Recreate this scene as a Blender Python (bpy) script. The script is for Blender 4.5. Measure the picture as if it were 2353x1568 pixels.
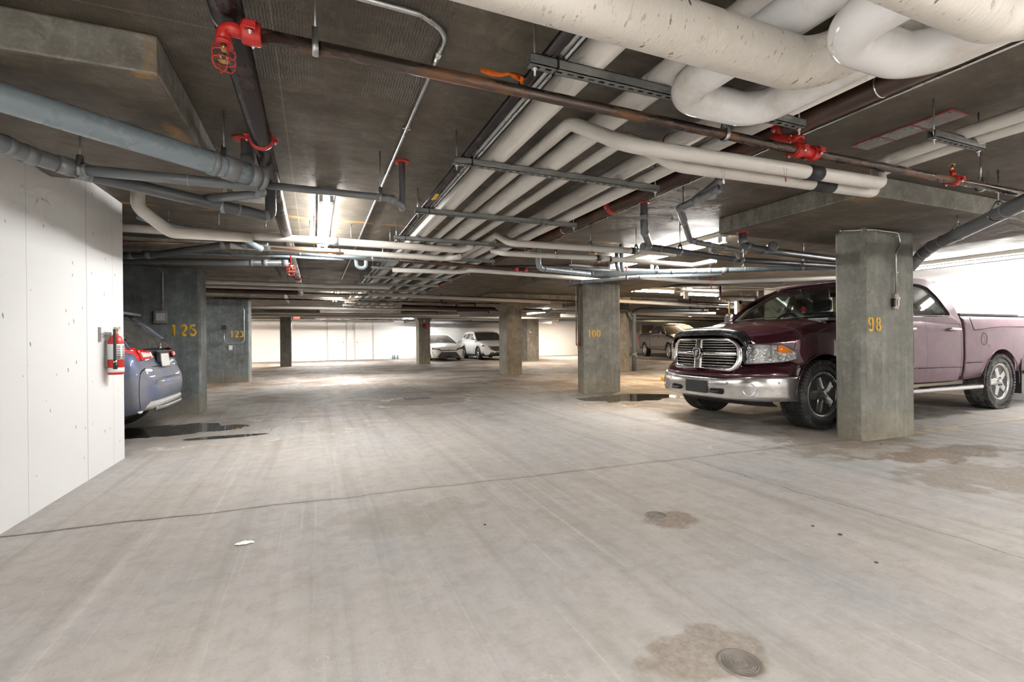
import bpy, bmesh, math, random
from mathutils import Vector, Matrix

random.seed(7)
for _o in list(bpy.data.objects):
    bpy.data.objects.remove(_o, do_unlink=True)
SC = bpy.context.scene
COL = SC.collection
PI = math.pi

# ------------------------------------------------------------------ camera
# world: x runs right along the bays, y runs down the drive aisle, z up, metres
FPX = 1100.0                        # focal length in pixels of a 2353 px wide frame
YAW, PITCH, ROLL = math.atan(453 / 1100), math.radians(-0.15), math.radians(0.45)
fwd = Vector((math.sin(YAW) * math.cos(PITCH), math.cos(YAW) * math.cos(PITCH), math.sin(PITCH)))
rgt = Vector((math.cos(YAW), -math.sin(YAW), 0))
upv = rgt.cross(fwd)
r2 = rgt * math.cos(ROLL) - upv * math.sin(ROLL)
u2 = rgt * math.sin(ROLL) + upv * math.cos(ROLL)
cam_data = bpy.data.cameras.new('camera')
cam = bpy.data.objects.new('camera', cam_data)
COL.objects.link(cam)
cam.matrix_world = Matrix(((r2.x, u2.x, -fwd.x, 0), (r2.y, u2.y, -fwd.y, 0), (r2.z, u2.z, -fwd.z, 1.07), (0, 0, 0, 1)))
cam_data.sensor_width = 36
cam_data.lens = 36 * FPX / 2353
cam_data.clip_start = 0.02
cam_data.clip_end = 200
SC.camera = cam

# ------------------------------------------------------------------ world, exposure
w = bpy.data.worlds.new('world')
SC.world = w
w.use_nodes = True
w.node_tree.nodes['Background'].inputs[0].default_value = (0.9, 0.95, 1.0, 1)
w.node_tree.nodes['Background'].inputs[1].default_value = 0.05
SC.view_settings.view_transform = 'Standard'
SC.view_settings.look = 'None'
SC.view_settings.gamma = 1
SC.view_settings.use_curve_mapping = False
SC.view_settings.exposure = 1.02
cy = SC.cycles
cy.use_denoising = True
cy.use_adaptive_sampling = True
cy.adaptive_threshold = 0.12
cy.adaptive_min_samples = 10
cy.max_bounces = 6
cy.diffuse_bounces = 3
cy.glossy_bounces = 2
cy.transmission_bounces = 4
cy.transparent_max_bounces = 6
cy.caustics_reflective = False
cy.caustics_refractive = False
cy.sample_clamp_indirect = 4
cy.blur_glossy = 0.5

CEIL, SLAB = 2.36, 2.19

# ceiling fluorescent strips: x, y centre, length, along ('x'/'y'), watts, colour
COOL = (1.0, 0.965, 0.92)
WARM = (1.0, 0.72, 0.42)
LAMPS = [
    (0.10, 5.50, 2.40, 'y', 55, COOL, 'bright fluorescent strip above the drive aisle, nearest of the visible ones'),
    (0.55, 13.9, 2.40, 'y', 170, COOL, 'fluorescent strip in the distance beyond the pipe rack, over the aisle'),
    (0.50, 24.5, 2.40, 'x', 300, COOL, 'farthest fluorescent strip over the aisle, in front of the white end wall'),
    (4.62, 5.60, 2.40, 'y', 60, COOL, 'fluorescent strip glaring behind the drain pipes left of the maroon pickup'),
    (9.75, 4.20, 2.40, 'y', 120, COOL, 'long fluorescent strip along the white wall above the maroon pickup bed'),
    (7.90, 9.80, 1.30, 'x', 110, WARM, 'warm glowing fluorescent strip right of the pillar marked 100'),
    (9.80, 10.2, 1.30, 'x', 65, (1, .85, .66), 'glowing strip lamp farther right, left of the wall fan'),
    (9.20, 19.2, 2.40, 'y', 130, (1, .84, .66), 'small bright strip beyond the flared pillar'),
    (13.8, 25.0, 2.40, 'y', 340, (1, .84, .66), 'strip lamp lighting the end wall right of the far pillar'),
    (19.0, 21.0, 2.40, 'y', 230, WARM, 'warm strip lamp above the grey brown pickup'),
    (15.0, 13.5, 2.40, 'y', 60, (1, .84, .66), 'strip lamp far right beyond the fan'),
    (-4.60, 24.5, 2.40, 'x', 320, (1, .78, .6), 'strip lamp behind the pillar marked 123'),
    (-3.90, 10.8, 2.40, 'x', 30, COOL, 'strip lamp in the left bay behind the pillar marked 125'),
    (5.60, 26.2, 2.40, 'x', 110, COOL, 'strip lamp above the two white cars'),
    (-.58, -1.60, 2.40, 'y', 250, COOL, 'unseen fluorescent strip above the aisle behind the camera'),  # this and the next two strips are unseen, needed for the lighting
    (4.60, -1.20, 2.40, 'y', 150, COOL, 'unseen fluorescent strip above the right bay behind the camera'),
    (9.00, -0.80, 2.40, 'y', 80, COOL, 'unseen fluorescent strip above the far right bay behind the camera'),
]

# ------------------------------------------------------------------ node helpers
class NT:
    def __init__(s, name):
        s.m = bpy.data.materials.new(name)
        s.m.use_nodes = True
        s.t = s.m.node_tree
        s.b = s.t.nodes['Principled BSDF']
        s.o = s.t.nodes['Material Output']
        s._c = None
    def n(s, k):
        return s.t.nodes.new(k)
    def put(s, sock, v):
        if isinstance(v, bpy.types.NodeSocket):
            s.t.links.new(v, sock)
        elif v is not None:
            if sock.type == 'RGBA' and not hasattr(v, '__len__'):
                v = (v, v, v, 1)
            elif sock.type == 'RGBA' and len(v) == 3:
                v = (*v, 1)
            sock.default_value = v
    def co(s):
        if s._c is None:
            s._c = s.n('ShaderNodeNewGeometry').outputs['Position']
        return s._c
    def obj(s):
        return s.n('ShaderNodeTexCoord').outputs['Object']
    def xyz(s, v=None):
        q = s.n('ShaderNodeSeparateXYZ'); s.put(q.inputs[0], v or s.co()); return q.outputs
    def vec(s, x, y, z=0.0):
        q = s.n('ShaderNodeCombineXYZ')
        for i, v in enumerate((x, y, z)): s.put(q.inputs[i], v)
        return q.outputs[0]
    def mul(s, v, sc):
        q = s.n('ShaderNodeVectorMath'); q.operation = 'MULTIPLY'; s.put(q.inputs[0], v); q.inputs[1].default_value = sc; return q.outputs[0]
    def ma(s, op, a, b=None, c=None, clamp=False):
        q = s.n('ShaderNodeMath'); q.operation = op; q.use_clamp = clamp
        s.put(q.inputs[0], a)
        if b is not None: s.put(q.inputs[1], b)
        if c is not None: s.put(q.inputs[2], c)
        return q.outputs[0]
    def noise(s, sc=5, det=4, rough=.55, v=None, dist=0.0, out=0):
        q = s.n('ShaderNodeTexNoise'); s.put(q.inputs['Vector'], v or s.co())
        q.inputs['Scale'].default_value = sc; q.inputs['Detail'].default_value = det
        q.inputs['Roughness'].default_value = rough; q.inputs['Distortion'].default_value = dist
        return q.outputs[out]
    def vor(s, sc=5, v=None, feat='F1'):
        q = s.n('ShaderNodeTexVoronoi'); q.feature = feat; s.put(q.inputs['Vector'], v or s.co()); q.inputs['Scale'].default_value = sc
        return q.outputs['Distance']
    def rng(s, v, a, b, c=0.0, d=1.0, smooth=False):
        q = s.n('ShaderNodeMapRange'); q.clamp = True
        if smooth: q.interpolation_type = 'SMOOTHSTEP'
        s.put(q.inputs['Value'], v)
        for i, k in zip((1, 2, 3, 4), (a, b, c, d)): q.inputs[i].default_value = k
        return q.outputs[0]
    def mix(s, f, a, b, mode='MIX'):
        q = s.n('ShaderNodeMix'); q.data_type = 'RGBA'; q.blend_type = mode
        s.put(q.inputs['Factor'], f); s.put(q.inputs[6], a); s.put(q.inputs[7], b)
        return q.outputs[2]
    def spot(s, cx, cyy, sx, sy, amt=.6, nsc=2.0, lo=-.15, hi=.15, ang=0.0):
        x, y, _ = s.xyz()
        dx = s.ma('SUBTRACT', x, cx); dy = s.ma('SUBTRACT', y, cyy)
        if ang:
            ca, sa = math.cos(ang), math.sin(ang)
            dx, dy = (s.ma('ADD', s.ma('MULTIPLY', dx, ca), s.ma('MULTIPLY', dy, sa)),
                      s.ma('SUBTRACT', s.ma('MULTIPLY', dy, ca), s.ma('MULTIPLY', dx, sa)))
        dx = s.ma('DIVIDE', dx, sx); dy = s.ma('DIVIDE', dy, sy)
        d = s.ma('SQRT', s.ma('ADD', s.ma('MULTIPLY', dx, dx), s.ma('MULTIPLY', dy, dy)))
        nz = s.ma('MULTIPLY', s.ma('SUBTRACT', s.noise(nsc, 4), .5), 2 * amt)
        return s.rng(s.ma('ADD', s.ma('SUBTRACT', 1.0, d), nz), lo, hi, smooth=True)
    def bump(s, h, strength=.3, dist=.01):
        q = s.n('ShaderNodeBump'); q.inputs['Strength'].default_value = strength; q.inputs['Distance'].default_value = dist
        s.put(q.inputs['Height'], h); s.t.links.new(q.outputs[0], s.b.inputs['Normal'])
    def set(s, **k):
        for a, v in k.items():
            s.put(s.b.inputs[a.replace('_', ' ')], v)
        return s

def simple(name, col, rough=.5, metal=0.0, var=.12, nsc=12, bump=0.0, coat=0.0, spec=None, dirt=None, dsc=3, rv=.08):
    s = NT(name)
    c = s.mix(s.noise(nsc, 3), tuple(v * (1 - var) for v in col), tuple(min(1, v * (1 + var)) for v in col))
    if dirt:
        c = s.mix(s.rng(s.noise(dsc, 6, .65), .5, .72), c, dirt)
    s.set(Base_Color=c, Metallic=metal)
    s.put(s.b.inputs['Roughness'], s.rng(s.noise(nsc * .7, 4), .3, .7, max(0, rough - rv), min(1, rough + rv)))
    if coat: s.set(Coat_Weight=coat, Coat_Roughness=.05)
    if spec is not None: s.b.inputs['Specular IOR Level'].default_value = spec
    if bump: s.bump(s.noise(nsc * 3, 4), bump, .004)
    return s.m

def emit(name, col, st):
    s = NT(name)
    s.set(Base_Color=col, Emission_Color=col, Emission_Strength=st)
    return s.m

M = {}
# ---- floor slab
s = NT('floor_concrete')
x, y, z = s.xyz()
tr = s.noise(1.0, 5, .6, v=s.vec(s.ma('MULTIPLY', x, 7.0), s.ma('MULTIPLY', y, .22), 0.0), dist=.25)
tr2 = s.noise(1.0, 4, .7, v=s.vec(s.ma('MULTIPLY', x, 34.0), s.ma('MULTIPLY', y, .5), 3.0), dist=.4)
big = s.noise(.55, 4, .55)
c = s.mix(s.rng(big, .38, .62), (.325, .292, .262), (.30, .303, .302))
c = s.mix(s.ma('MULTIPLY', s.rng(s.noise(2.6, 6, .65, dist=.6), .42, .68), .55), c, (.375, .355, .338))
c = s.mix(s.ma('MULTIPLY', s.rng(tr, .40, .70), .75), c, (.395, .375, .355))
c = s.mix(s.ma('MULTIPLY', s.rng(tr, .44, .28), .45), c, (.22, .20, .18))
c = s.mix(s.ma('MULTIPLY', s.rng(tr2, .58, .72), .35), c, (.53, .49, .45))
c = s.mix(s.ma('MULTIPLY', s.rng(s.noise(9, 8, .75), .46, .70), .38), c, (.19, .16, .13))
c = s.mix(s.ma('MULTIPLY', s.rng(s.noise(60, 5, .7), .55, .75), .35), c, (.17, .15, .125))
c = s.mix(s.ma('MULTIPLY', s.rng(s.noise(23, 6, .7), .56, .72), .28), c, (.46, .43, .40))
# salt rings
rn = s.noise(5.5, 3, .5)
c = s.mix(s.ma('MULTIPLY', s.ma('MULTIPLY', s.rng(s.ma('ABSOLUTE', s.ma('SUBTRACT', rn, .62)), .0, .006, 1, 0), s.rng(s.noise(.9, 2), .48, .6)), .35), c, (.6, .57, .53))
# rust / brown traffic stains farther in
st = s.ma('MULTIPLY', s.rng(s.noise(.7, 7, .66, dist=.5), .45, .62), s.ma('MAXIMUM', s.rng(y, 8.5, 13.0), s.ma('MULTIPLY', s.rng(x, 3.2, 5.0), s.rng(y, 4.5, 6.5))))
c = s.mix(s.ma('MULTIPLY', st, .85), c, (.15, .082, .035))
st = s.ma('MULTIPLY', s.rng(s.noise(1.3, 7, .7, dist=.9), .50, .66), s.rng(y, 4.5, 9.0))
c = s.mix(s.ma('MULTIPLY', st, .65), c, (.12, .09, .06))
dk = s.spot(.4, 10.4, 3.6, 1.5, .6, 1.4, -.1, .7)
c = s.mix(s.ma('MULTIPLY', dk, s.rng(s.noise(3.0, 6, .7), .35, .6, .3, .85)), c, (.11, .10, .085))
for a in ((5.5, 3.5, 1.6, .55, .25, .6), (5.0, 2.9, .9, .35, 0, .35), (5.35, 2.55, .95, .26, -.1, .95), (4.75, 1.95, .8, .42, -.3, .6), (1.95, 2.25, .17, .13, .5, .8), (1.22, 1.24, .26, .14, .2, .6), (6.3, 8.0, 1.9, 1.4, 0, .6), (.5, 2.95, .5, .3, 0, .25), (6.8, 4.6, 2.6, .9, 0, .55)):
    c = s.mix(s.ma('MULTIPLY', s.ma('MULTIPLY', s.spot(*a[:4], 1.15, 4.2, -.05, .3, a[4]), s.rng(s.noise(38, 6, .75), .36, .60, .45, 1.0)), a[5]), c, (.15, .105, .065))
# drain damp patch ring
rg = s.spot(1.75, 8.35, .85, .62, .7, 2.5, -.02, .02)
rg2 = s.spot(1.75, 8.35, .80, .57, .7, 2.5, -.02, .02)
c = s.mix(s.ma('MULTIPLY', s.ma('SUBTRACT', rg, rg2), .8), c, (.62, .6, .57))
c = s.mix(s.ma('MULTIPLY', rg2, .35), c, (.17, .13, .09))
# white tide marks
for a in ((-1.0, 6.55, 1.7, .75), (4.05, 3.55, .55, .17), (5.6, 7.2, 1.6, .85)):
    o1 = s.spot(*a, .9, 2.6, -.02, .02); o2 = s.spot(a[0], a[1], a[2] * .97, a[3] * .95, .9, 2.6, -.02, .02)
    c = s.mix(s.ma('MULTIPLY', s.ma('MULTIPLY', s.ma('SUBTRACT', o1, o2), s.rng(s.noise(3.1, 4), .45, .58)), .7), c, (.60, .57, .54))
# puddles
pu = s.spot(-1.72, 6.95, .90, .42, .8, 2.6, -.02, .02)
pu = s.ma('MAXIMUM', pu, s.spot(-.95, 6.22, .42, .1, .3, 3.0, -.02, .02))
pu = s.ma('MAXIMUM', pu, s.spot(5.35, 7.25, 1.0, .50, .7, 2.6, -.02, .02))
halo = s.ma('MAXIMUM', s.spot(-1.6, 6.8, 1.3, .75, .4, 1.6, -.1, .3), s.spot(5.6, 7.3, 1.9, 1.0, .4, 1.6, -.1, .3))
c = s.mix(s.ma('MULTIPLY', halo, .35), c, (.16, .13, .10))
c = s.mix(pu, c, (.035, .032, .028))
# construction joint and cracks
wob = s.ma('MULTIPLY', s.ma('SUBTRACT', s.noise(2.3, 5, .6), .5), .11)
j = s.ma('ABSOLUTE', s.ma('ADD', s.ma('SUBTRACT', y, s.ma('SUBTRACT', 3.47, s.ma('MULTIPLY', x, .037))), wob))
wd = s.rng(x, -1.6, .3, .013, .0045)
jm = s.ma('LESS_THAN', j, wd)
j2 = s.ma('ABSOLUTE', s.ma('ADD', s.ma('SUBTRACT', y, s.ma('ADD', 6.75, s.ma('MULTIPLY', x, .02))), s.ma('MULTIPLY', wob, 2.5)))
jm = s.ma('MAXIMUM', jm, s.ma('MULTIPLY', s.ma('LESS_THAN', j2, .006), .6))
wob2 = s.ma('MULTIPLY', s.ma('SUBTRACT', s.noise(2.0, 6, .6, v=s.mul(s.co(), (1, 1, 0))), .5), .22)
k = s.ma('ABSOLUTE', s.ma('ADD', s.ma('SUBTRACT', x, s.ma('ADD', 3.10, s.ma('MULTIPLY', s.ma('SINE', s.ma('MULTIPLY', y, 1.5)), .05))), wob2))
km = s.ma('MULTIPLY', s.ma('LESS_THAN', k, .0032), s.ma('LESS_THAN', y, 3.34))
k3 = s.ma('ABSOLUTE', s.ma('ADD', s.ma('SUBTRACT', x, s.ma('ADD', -.62, s.ma('MULTIPLY', s.ma('SUBTRACT', y, 6.0), .25))), s.ma('MULTIPLY', wob2, 1.2)))
km3 = s.ma('MULTIPLY', s.ma('LESS_THAN', k3, .006), s.ma('MULTIPLY', s.ma('GREATER_THAN', y, 6.0), s.ma('LESS_THAN', y, 7.8)))
cr = s.ma('MAXIMUM', s.ma('MAXIMUM', jm, km), s.ma('MULTIPLY', km3, .6))
c = s.mix(s.ma('MULTIPLY', s.rng(j, .0, .05, 1, 0), .25), c, (.15, .12, .09))
c = s.mix(s.ma('MULTIPLY', cr, .8), c, (.06, .05, .04))
# faded yellow bay line
yl = s.ma('MULTIPLY', s.ma('LESS_THAN', s.ma('ABSOLUTE', s.ma('SUBTRACT', y, 3.22)), .05), s.ma('MULTIPLY', s.ma('GREATER_THAN', x, 6.1), s.rng(s.noise(6, 5), .42, .6)))
c = s.mix(s.ma('MULTIPLY', yl, .55), c, (.60, .42, .15))
yl = s.ma('MULTIPLY', s.ma('LESS_THAN', s.ma('ABSOLUTE', s.ma('SUBTRACT', y, 8.5)), .05), s.ma('MULTIPLY', s.ma('GREATER_THAN', x, 5.9), s.rng(s.noise(6, 5), .42, .6)))
c = s.mix(s.ma('MULTIPLY', yl, .5), c, (.60, .42, .15))
s.put(s.b.inputs['Base Color'], c)
ro = s.rng(s.noise(4, 5), .3, .7, .62, .80)
s.put(s.b.inputs['Specular IOR Level'], s.ma('ADD', .25, s.ma('MULTIPLY', pu, .3)))
s.put(s.b.inputs['Roughness'], s.ma('ADD', s.ma('MULTIPLY', ro, s.ma('SUBTRACT', 1.0, pu)), s.ma('MULTIPLY', pu, .02)))
hh = s.ma('ADD', s.ma('MULTIPLY', s.ma('ADD', s.noise(28, 5, .65), s.ma('MULTIPLY', tr2, .4)), s.ma('SUBTRACT', 1.0, pu)), s.ma('MULTIPLY', cr, -3.0))
s.bump(hh, .5, .004)
M['floor'] = s.m

# ---- raw concrete (ceiling, drop panels)
def concrete(name, ca, cb, stain=(.05, .037, .024), streak=False, bmp=.35, rough_tex=False, sc=1.0, sheen=.5):
    s = NT(name)
    x, y, z = s.xyz()
    c = s.mix(s.rng(s.noise(1.3 * sc, 5, .6), .35, .65), ca, cb)
    grain = s.noise(1.0, 6, .7, v=s.vec(s.ma('MULTIPLY', x, 2.2), s.ma('MULTIPLY', y, 9.0), s.ma('MULTIPLY', z, 3.0)), dist=.3)
    c = s.mix(s.ma('MULTIPLY', s.rng(grain, .40, .64), .55), c, stain)
    c = s.mix(s.ma('MULTIPLY', s.rng(s.noise(70, 4, .7), .52, .7), .3), c, tuple(v * .35 for v in ca))
    c = s.mix(s.ma('MULTIPLY', s.rng(s.noise(26, 6, .75), .56, .7), .3), c, tuple(min(1, v * 1.9) for v in cb))
    c = s.mix(s.ma('MULTIPLY', s.rng(s.noise(14, 5, .7), .55, .75), .35), c, tuple(v * 1.6 for v in cb))
    if streak:
        v = s.noise(1.0, 5, .65, v=s.vec(s.ma('MULTIPLY', x, 16.0), s.ma('MULTIPLY', y, 16.0), s.ma('MULTIPLY', z, .8)))
        c = s.mix(s.ma('MULTIPLY', s.ma('MULTIPLY', s.rng(v, .52, .7), s.rng(s.noise(1.7, 3), .4, .65)), .6), c, tuple(min(1, v_ * 1.8) for v_ in cb))
        c = s.mix(s.ma('MULTIPLY', s.ma('MULTIPLY', s.rng(v, .49, .34), s.rng(s.noise(1.1, 4), .4, .65)), .6), c, tuple(v_ * .4 for v_ in ca))
        c = s.mix(s.ma('MULTIPLY', s.rng(s.noise(4.5, 6, .7), .48, .66), .45), c, tuple(v_ * .5 for v_ in ca))
        c = s.mix(s.ma('MULTIPLY', s.rng(s.ma('ADD', z, s.ma('MULTIPLY', s.noise(3, 4), .5)), .62, .25), .45), c, (.30, .24, .15))
    c = s.mix(s.ma('MULTIPLY', s.rng(s.noise(3.4 * sc, 7, .7, dist=.5), .46, .64), .3 if streak else .55), c, tuple(v * .48 for v in ca))
    c = s.mix(s.ma('MULTIPLY', s.rng(s.noise(5.2 * sc, 6, .7, dist=.8), .54, .70), .22 if streak else .4), c, tuple(min(1, v * 1.6) for v in cb))
    h = s.ma('ADD', s.ma('MULTIPLY', s.noise(30, 6, .7), .5), grain)
    if rough_tex:   # broomed patches between the form boards
        wv = s.n('ShaderNodeTexWave'); wv.inputs['Scale'].default_value = 24; wv.inputs['Distortion'].default_value = 7; wv.inputs['Detail'].default_value = 5; wv.inputs['Detail Scale'].default_value = 1.3; wv.inputs['Detail Roughness'].default_value = .7; wv.bands_direction = 'X'
        s.put(wv.inputs['Vector'], s.co())
        msk = s.ma('MULTIPLY', s.ma('LESS_THAN', s.ma('ADD', y, s.ma('MULTIPLY', s.noise(1.5, 3), .3)), 2.75), s.ma('LESS_THAN', x, .53))
        h = s.ma('ADD', h, s.ma('MULTIPLY', s.ma('MULTIPLY', wv.outputs[1], msk), 1.0))
        # board joint lines
        for ax, per in ((x, 1.22), (y, 2.44)):
            f = s.ma('ABSOLUTE', s.ma('SUBTRACT', s.ma('FRACT', s.ma('DIVIDE', s.ma('ADD', ax, .15), per)), .5))
            ln = s.ma('GREATER_THAN', f, .5 - .004 / per)
            h = s.ma('ADD', h, s.ma('MULTIPLY', ln, 1.2))
            c = s.mix(s.ma('MULTIPLY', ln, .35), c, (.28, .25, .2))
        ru = s.ma('MULTIPLY', s.ma('LESS_THAN', s.ma('ABSOLUTE', s.ma('SUBTRACT', y, s.ma('ADD', 5.38, s.ma('MULTIPLY', s.noise(4, 5), .12)))), .03), s.rng(s.noise(7, 4), .42, .55))
        c = s.mix(ru, c, (.42, .19, .04))
    s.put(s.b.inputs['Base Color'], c)
    s.put(s.b.inputs['Roughness'], s.rng(s.noise(3, 4), .3, .7, sheen, sheen + .25))
    s.bump(h, bmp, .006)
    return s.m
M['ceiling'] = concrete('ceiling_concrete', (.09, .072, .052), (.135, .115, .085), bmp=.6, rough_tex=True, sheen=.45)
M['panel'] = concrete('drop_panel_lit_edge_concrete', (.27, .26, .225), (.36, .345, .30), bmp=.4, sheen=.5)  # greyer cast edges, with the light on them put into the colour
def rust_spots(m, spots):
    q = NT.__new__(NT); q.m = m; q.t = m.node_tree; q.b = q.t.nodes['Principled BSDF']; q.o = q.t.nodes['Material Output']; q._c = None
    c = q.b.inputs['Base Color'].links[0].from_socket
    for sp in spots:
        c = q.mix(q.ma('MULTIPLY', q.ma('MULTIPLY', q.spot(*sp[:4], 1.0, 6.0, -.1, .5), q.rng(q.noise(40, 4), .35, .55, .3, 1)), sp[4]), c, (.42, .22, .06))
    q.put(q.b.inputs['Base Color'], c)
M['panel_under_shaded'] = concrete('drop_panel_shaded_soffit_concrete', (.105, .086, .062), (.155, .133, .10), bmp=.4, sheen=.45)  # underside copy: brown formwork stain, plus shade put into the colour
rust_spots(M['panel'], [(-.62, 2.42, .04, .03, .35)])
rust_spots(M['panel_under_shaded'], [(-.65, 2.44, .06, .03, .6), (-.68, 3.1, .06, .22, .6), (4.1, 2.5, .2, .12, .4)])
M['column'] = concrete('column_concrete', (.19, .188, .16), (.27, .268, .235), streak=True, sc=1.6, stain=(.11, .105, .085))
M['column_blue'] = concrete('column_concrete_blue', (.13, .145, .145), (.22, .255, .26), streak=True, sc=1.6, stain=(.06, .065, .06))
M['column_mid'] = concrete('column_concrete_beige', (.20, .188, .155), (.28, .265, .225), streak=True, sc=1.6, stain=(.13, .115, .085))
M['column_warm'] = concrete('column_concrete_warm', (.20, .18, .145), (.29, .265, .22), streak=True, sc=1.6, stain=(.15, .12, .08))

# ---- painted white wall with bug holes and form joints
def wallmat(name, col, holes=True):
    s = NT(name)
    x, y, z = s.xyz()
    c = s.mix(s.noise(.9, 4), tuple(v * .93 for v in col), col)
    h = s.noise(40, 4, .6)
    if holes:
        v = s.vec(s.ma('MULTIPLY', x, 1.0), s.ma('ADD', y, s.ma('MULTIPLY', z, .25)), s.ma('MULTIPLY', z, .42))
        q = s.n('ShaderNodeTexVoronoi'); q.inputs['Scale'].default_value = 15; s.put(q.inputs['Vector'], v)
        rr = s.ma('MULTIPLY', s.rng(s.noise(3.6, 3), .38, .58), .15)
        hole = s.ma('LESS_THAN', s.ma('ADD', q.outputs['Distance'], s.ma('MULTIPLY', s.noise(50, 2), .08)), rr)
        c = s.mix(s.ma('MULTIPLY', hole, .8), c, (.12, .11, .10))
        for yy, wd in ((4.70, .0045), (3.86, .002), (5.22, .002)):
            ln = s.ma('LESS_THAN', s.ma('ABSOLUTE', s.ma('SUBTRACT', y, s.ma('ADD', yy, s.ma('MULTIPLY', s.noise(6, 3), .012)))), wd)
            c = s.mix(s.ma('MULTIPLY', ln, .75), c, (.25, .23, .2))
            h = s.ma('SUBTRACT', h, s.ma('MULTIPLY', ln, 2))
        h = s.ma('SUBTRACT', h, s.ma('MULTIPLY', hole, 3))
    s.put(s.b.inputs['Base Color'], c)
    s.b.inputs['Roughness'].default_value = .55
    s.bump(h, .25, .004)
    return s.m
M['wall'] = wallmat('white_painted_concrete', (.74, .745, .75))
M['wall_plain'] = wallmat('white_painted_wall', (.86, .855, .84), False)
M['door'] = simple('door_paint', (.83, .82, .79), .45, var=.03)
M['frame'] = simple('door_frame_paint', (.62, .6, .56), .5)
M['joint'] = simple('shadow_gap', (.1, .1, .1), .8)

# ---- pipes, metals, plastics
def insul(name, col, dirt, torn=False):
    s = NT(name)
    c = s.mix(s.noise(2.5, 4), tuple(v * .9 for v in col), col)
    c = s.mix(s.ma('MULTIPLY', s.rng(s.noise(3.3, 6, .7), .52, .75), .5), c, dirt)
    h = s.noise(18, 5, .6)
    if torn:
        x, y, z = s.xyz()
        v = s.vec(s.ma('MULTIPLY', x, 75.0), s.ma('MULTIPLY', y, 28.0), s.ma('MULTIPLY', z, 28.0))
        m = s.ma('MULTIPLY', s.rng(s.noise(1.0, 5, .6, v=v), .62, .65), s.rng(s.noise(2.2, 3), .48, .6))
        c = s.mix(m, c, (.16, .12, .07))
        h = s.ma('SUBTRACT', s.ma('ADD', h, s.ma('MULTIPLY', s.noise(1.0, 4, .6, v=v), 1.2)), s.ma('MULTIPLY', m, 2.5))
    s.put(s.b.inputs['Base Color'], c)
    s.b.inputs['Roughness'].default_value = .5 if torn else .42
    s.bump(h, .45 if torn else .25, .004)
    return s.m
M['ins'] = insul('white_pipe_jacket', (.64, .61, .565), (.45, .39, .31))
M['ins_torn'] = insul('torn_canvas_pipe_jacket', (.60, .565, .51), (.45, .36, .24), True)
M['pvc_white'] = simple('glossy_white_pvc_fitting', (.80, .80, .80), .14, var=.04, nsc=4, dirt=(.5, .45, .38), dsc=2.2)
M['pvc'] = simple('grey_pvc_pipe', (.165, .175, .185), .30, var=.05, rv=.02)
M['pvc_light'] = simple('light_grey_pvc_pipe', (.235, .285, .315), .28, var=.04, rv=.02)
M['pvc_dark'] = simple('dark_grey_pvc_pipe', (.085, .09, .095), .32, var=.06, rv=.02)
M['hub'] = simple('grey_pvc_coupling', (.20, .21, .22), .32, var=.06, rv=.02)
def rusty(name, base, rust, lo=.5, hi=.62, met=.6, rough=.38):
    s = NT(name)
    m = s.rng(s.noise(6, 7, .7, v=s.mul(s.co(), (.45, .45, 2.5))), lo, hi)
    s.put(s.b.inputs['Base Color'], s.mix(m, base, rust))
    s.put(s.b.inputs['Metallic'], s.rng(m, 0, 1, met, .1))
    s.put(s.b.inputs['Roughness'], s.rng(m, 0, 1, rough, .7))
    s.bump(s.noise(25, 5), .3, .003)
    return s.m
M['black_pipe'] = rusty('black_steel_pipe', (.06, .052, .055), (.15, .09, .06), .55, .75, .8, .27)
M['rust_pipe'] = rusty('rusty_steel_pipe', (.09, .07, .06), (.24, .10, .035), .50, .66, .75, .27)
M['brown_pipe'] = rusty('brown_steel_pipe', (.045, .022, .016), (.12, .05, .02), .5, .7, .3, .45)
M['red'] = simple('red_painted_iron', (.50, .025, .02), .35, var=.2, bump=.2)
M['red_dark'] = simple('dark_red_painted_iron', (.30, .018, .015), .45, var=.25, bump=.3)
M['orange'] = simple('orange_flagging', (.95, .20, .02), .5, var=.1)
M['orange_rust'] = simple('rust_coloured_stain', (.5, .2, .03), .8, var=.3, nsc=30)
M['galv'] = simple('galvanised_steel', (.50, .52, .52), .32, .85, .2, 30)
M['galv_dull'] = simple('dull_galvanised_steel', (.30, .31, .30), .45, .7, .25, 25)
M['zinc'] = simple('bright_zinc', (.72, .72, .70), .25, .9)
M['brass'] = simple('brass', (.55, .38, .16), .3, .9)
M['copper'] = simple('aged_copper', (.32, .17, .09), .4, .7)
M['black'] = simple('black_rubber', (.016, .016, .017), .6, var=.3, bump=.2)
M['black_gloss'] = simple('black_plastic', (.015, .015, .017), .25)
M['lamp_body'] = simple('white_enamel', (.75, .75, .72), .35, var=.03)
M['tube'] = emit('lamp_tube_cool', (1, .98, .95), 60)
M['tube_warm'] = emit('lamp_tube_warm', (1, .74, .42), 60)
M['yellow'] = simple('yellow_stencil_paint', (.80, .47, .035), .6, var=.2, nsc=30, dirt=(.45, .34, .12), dsc=22)
M['chalk'] = simple('white_chalk', (.42, .42, .40), .9)
M['label'] = simple('white_label', (.78, .78, .76), .5, var=.03)
M['grey_box'] = simple('grey_switch_plate', (.42, .42, .40), .4)
M['cream_box'] = simple('beige_utility_box', (.45, .36, .28), .5)
M['paper'] = simple('white_paper', (.92, .92, .92), .7, var=.02)
M['exit_red'] = emit('exit_sign_red', (.9, .12, .08), 1.6)
M['iron'] = simple('cast_iron_cover', (.17, .15, .13), .5, .2, .2, 30, bump=.3)
M['drain_dark'] = simple('dark_drain_grate', (.07, .065, .06), .5, .4)
# ------------------------------------------------------------------ mesh helpers
def V(*a):
    return Vector(a[0]) if len(a) == 1 else Vector(a)

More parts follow.
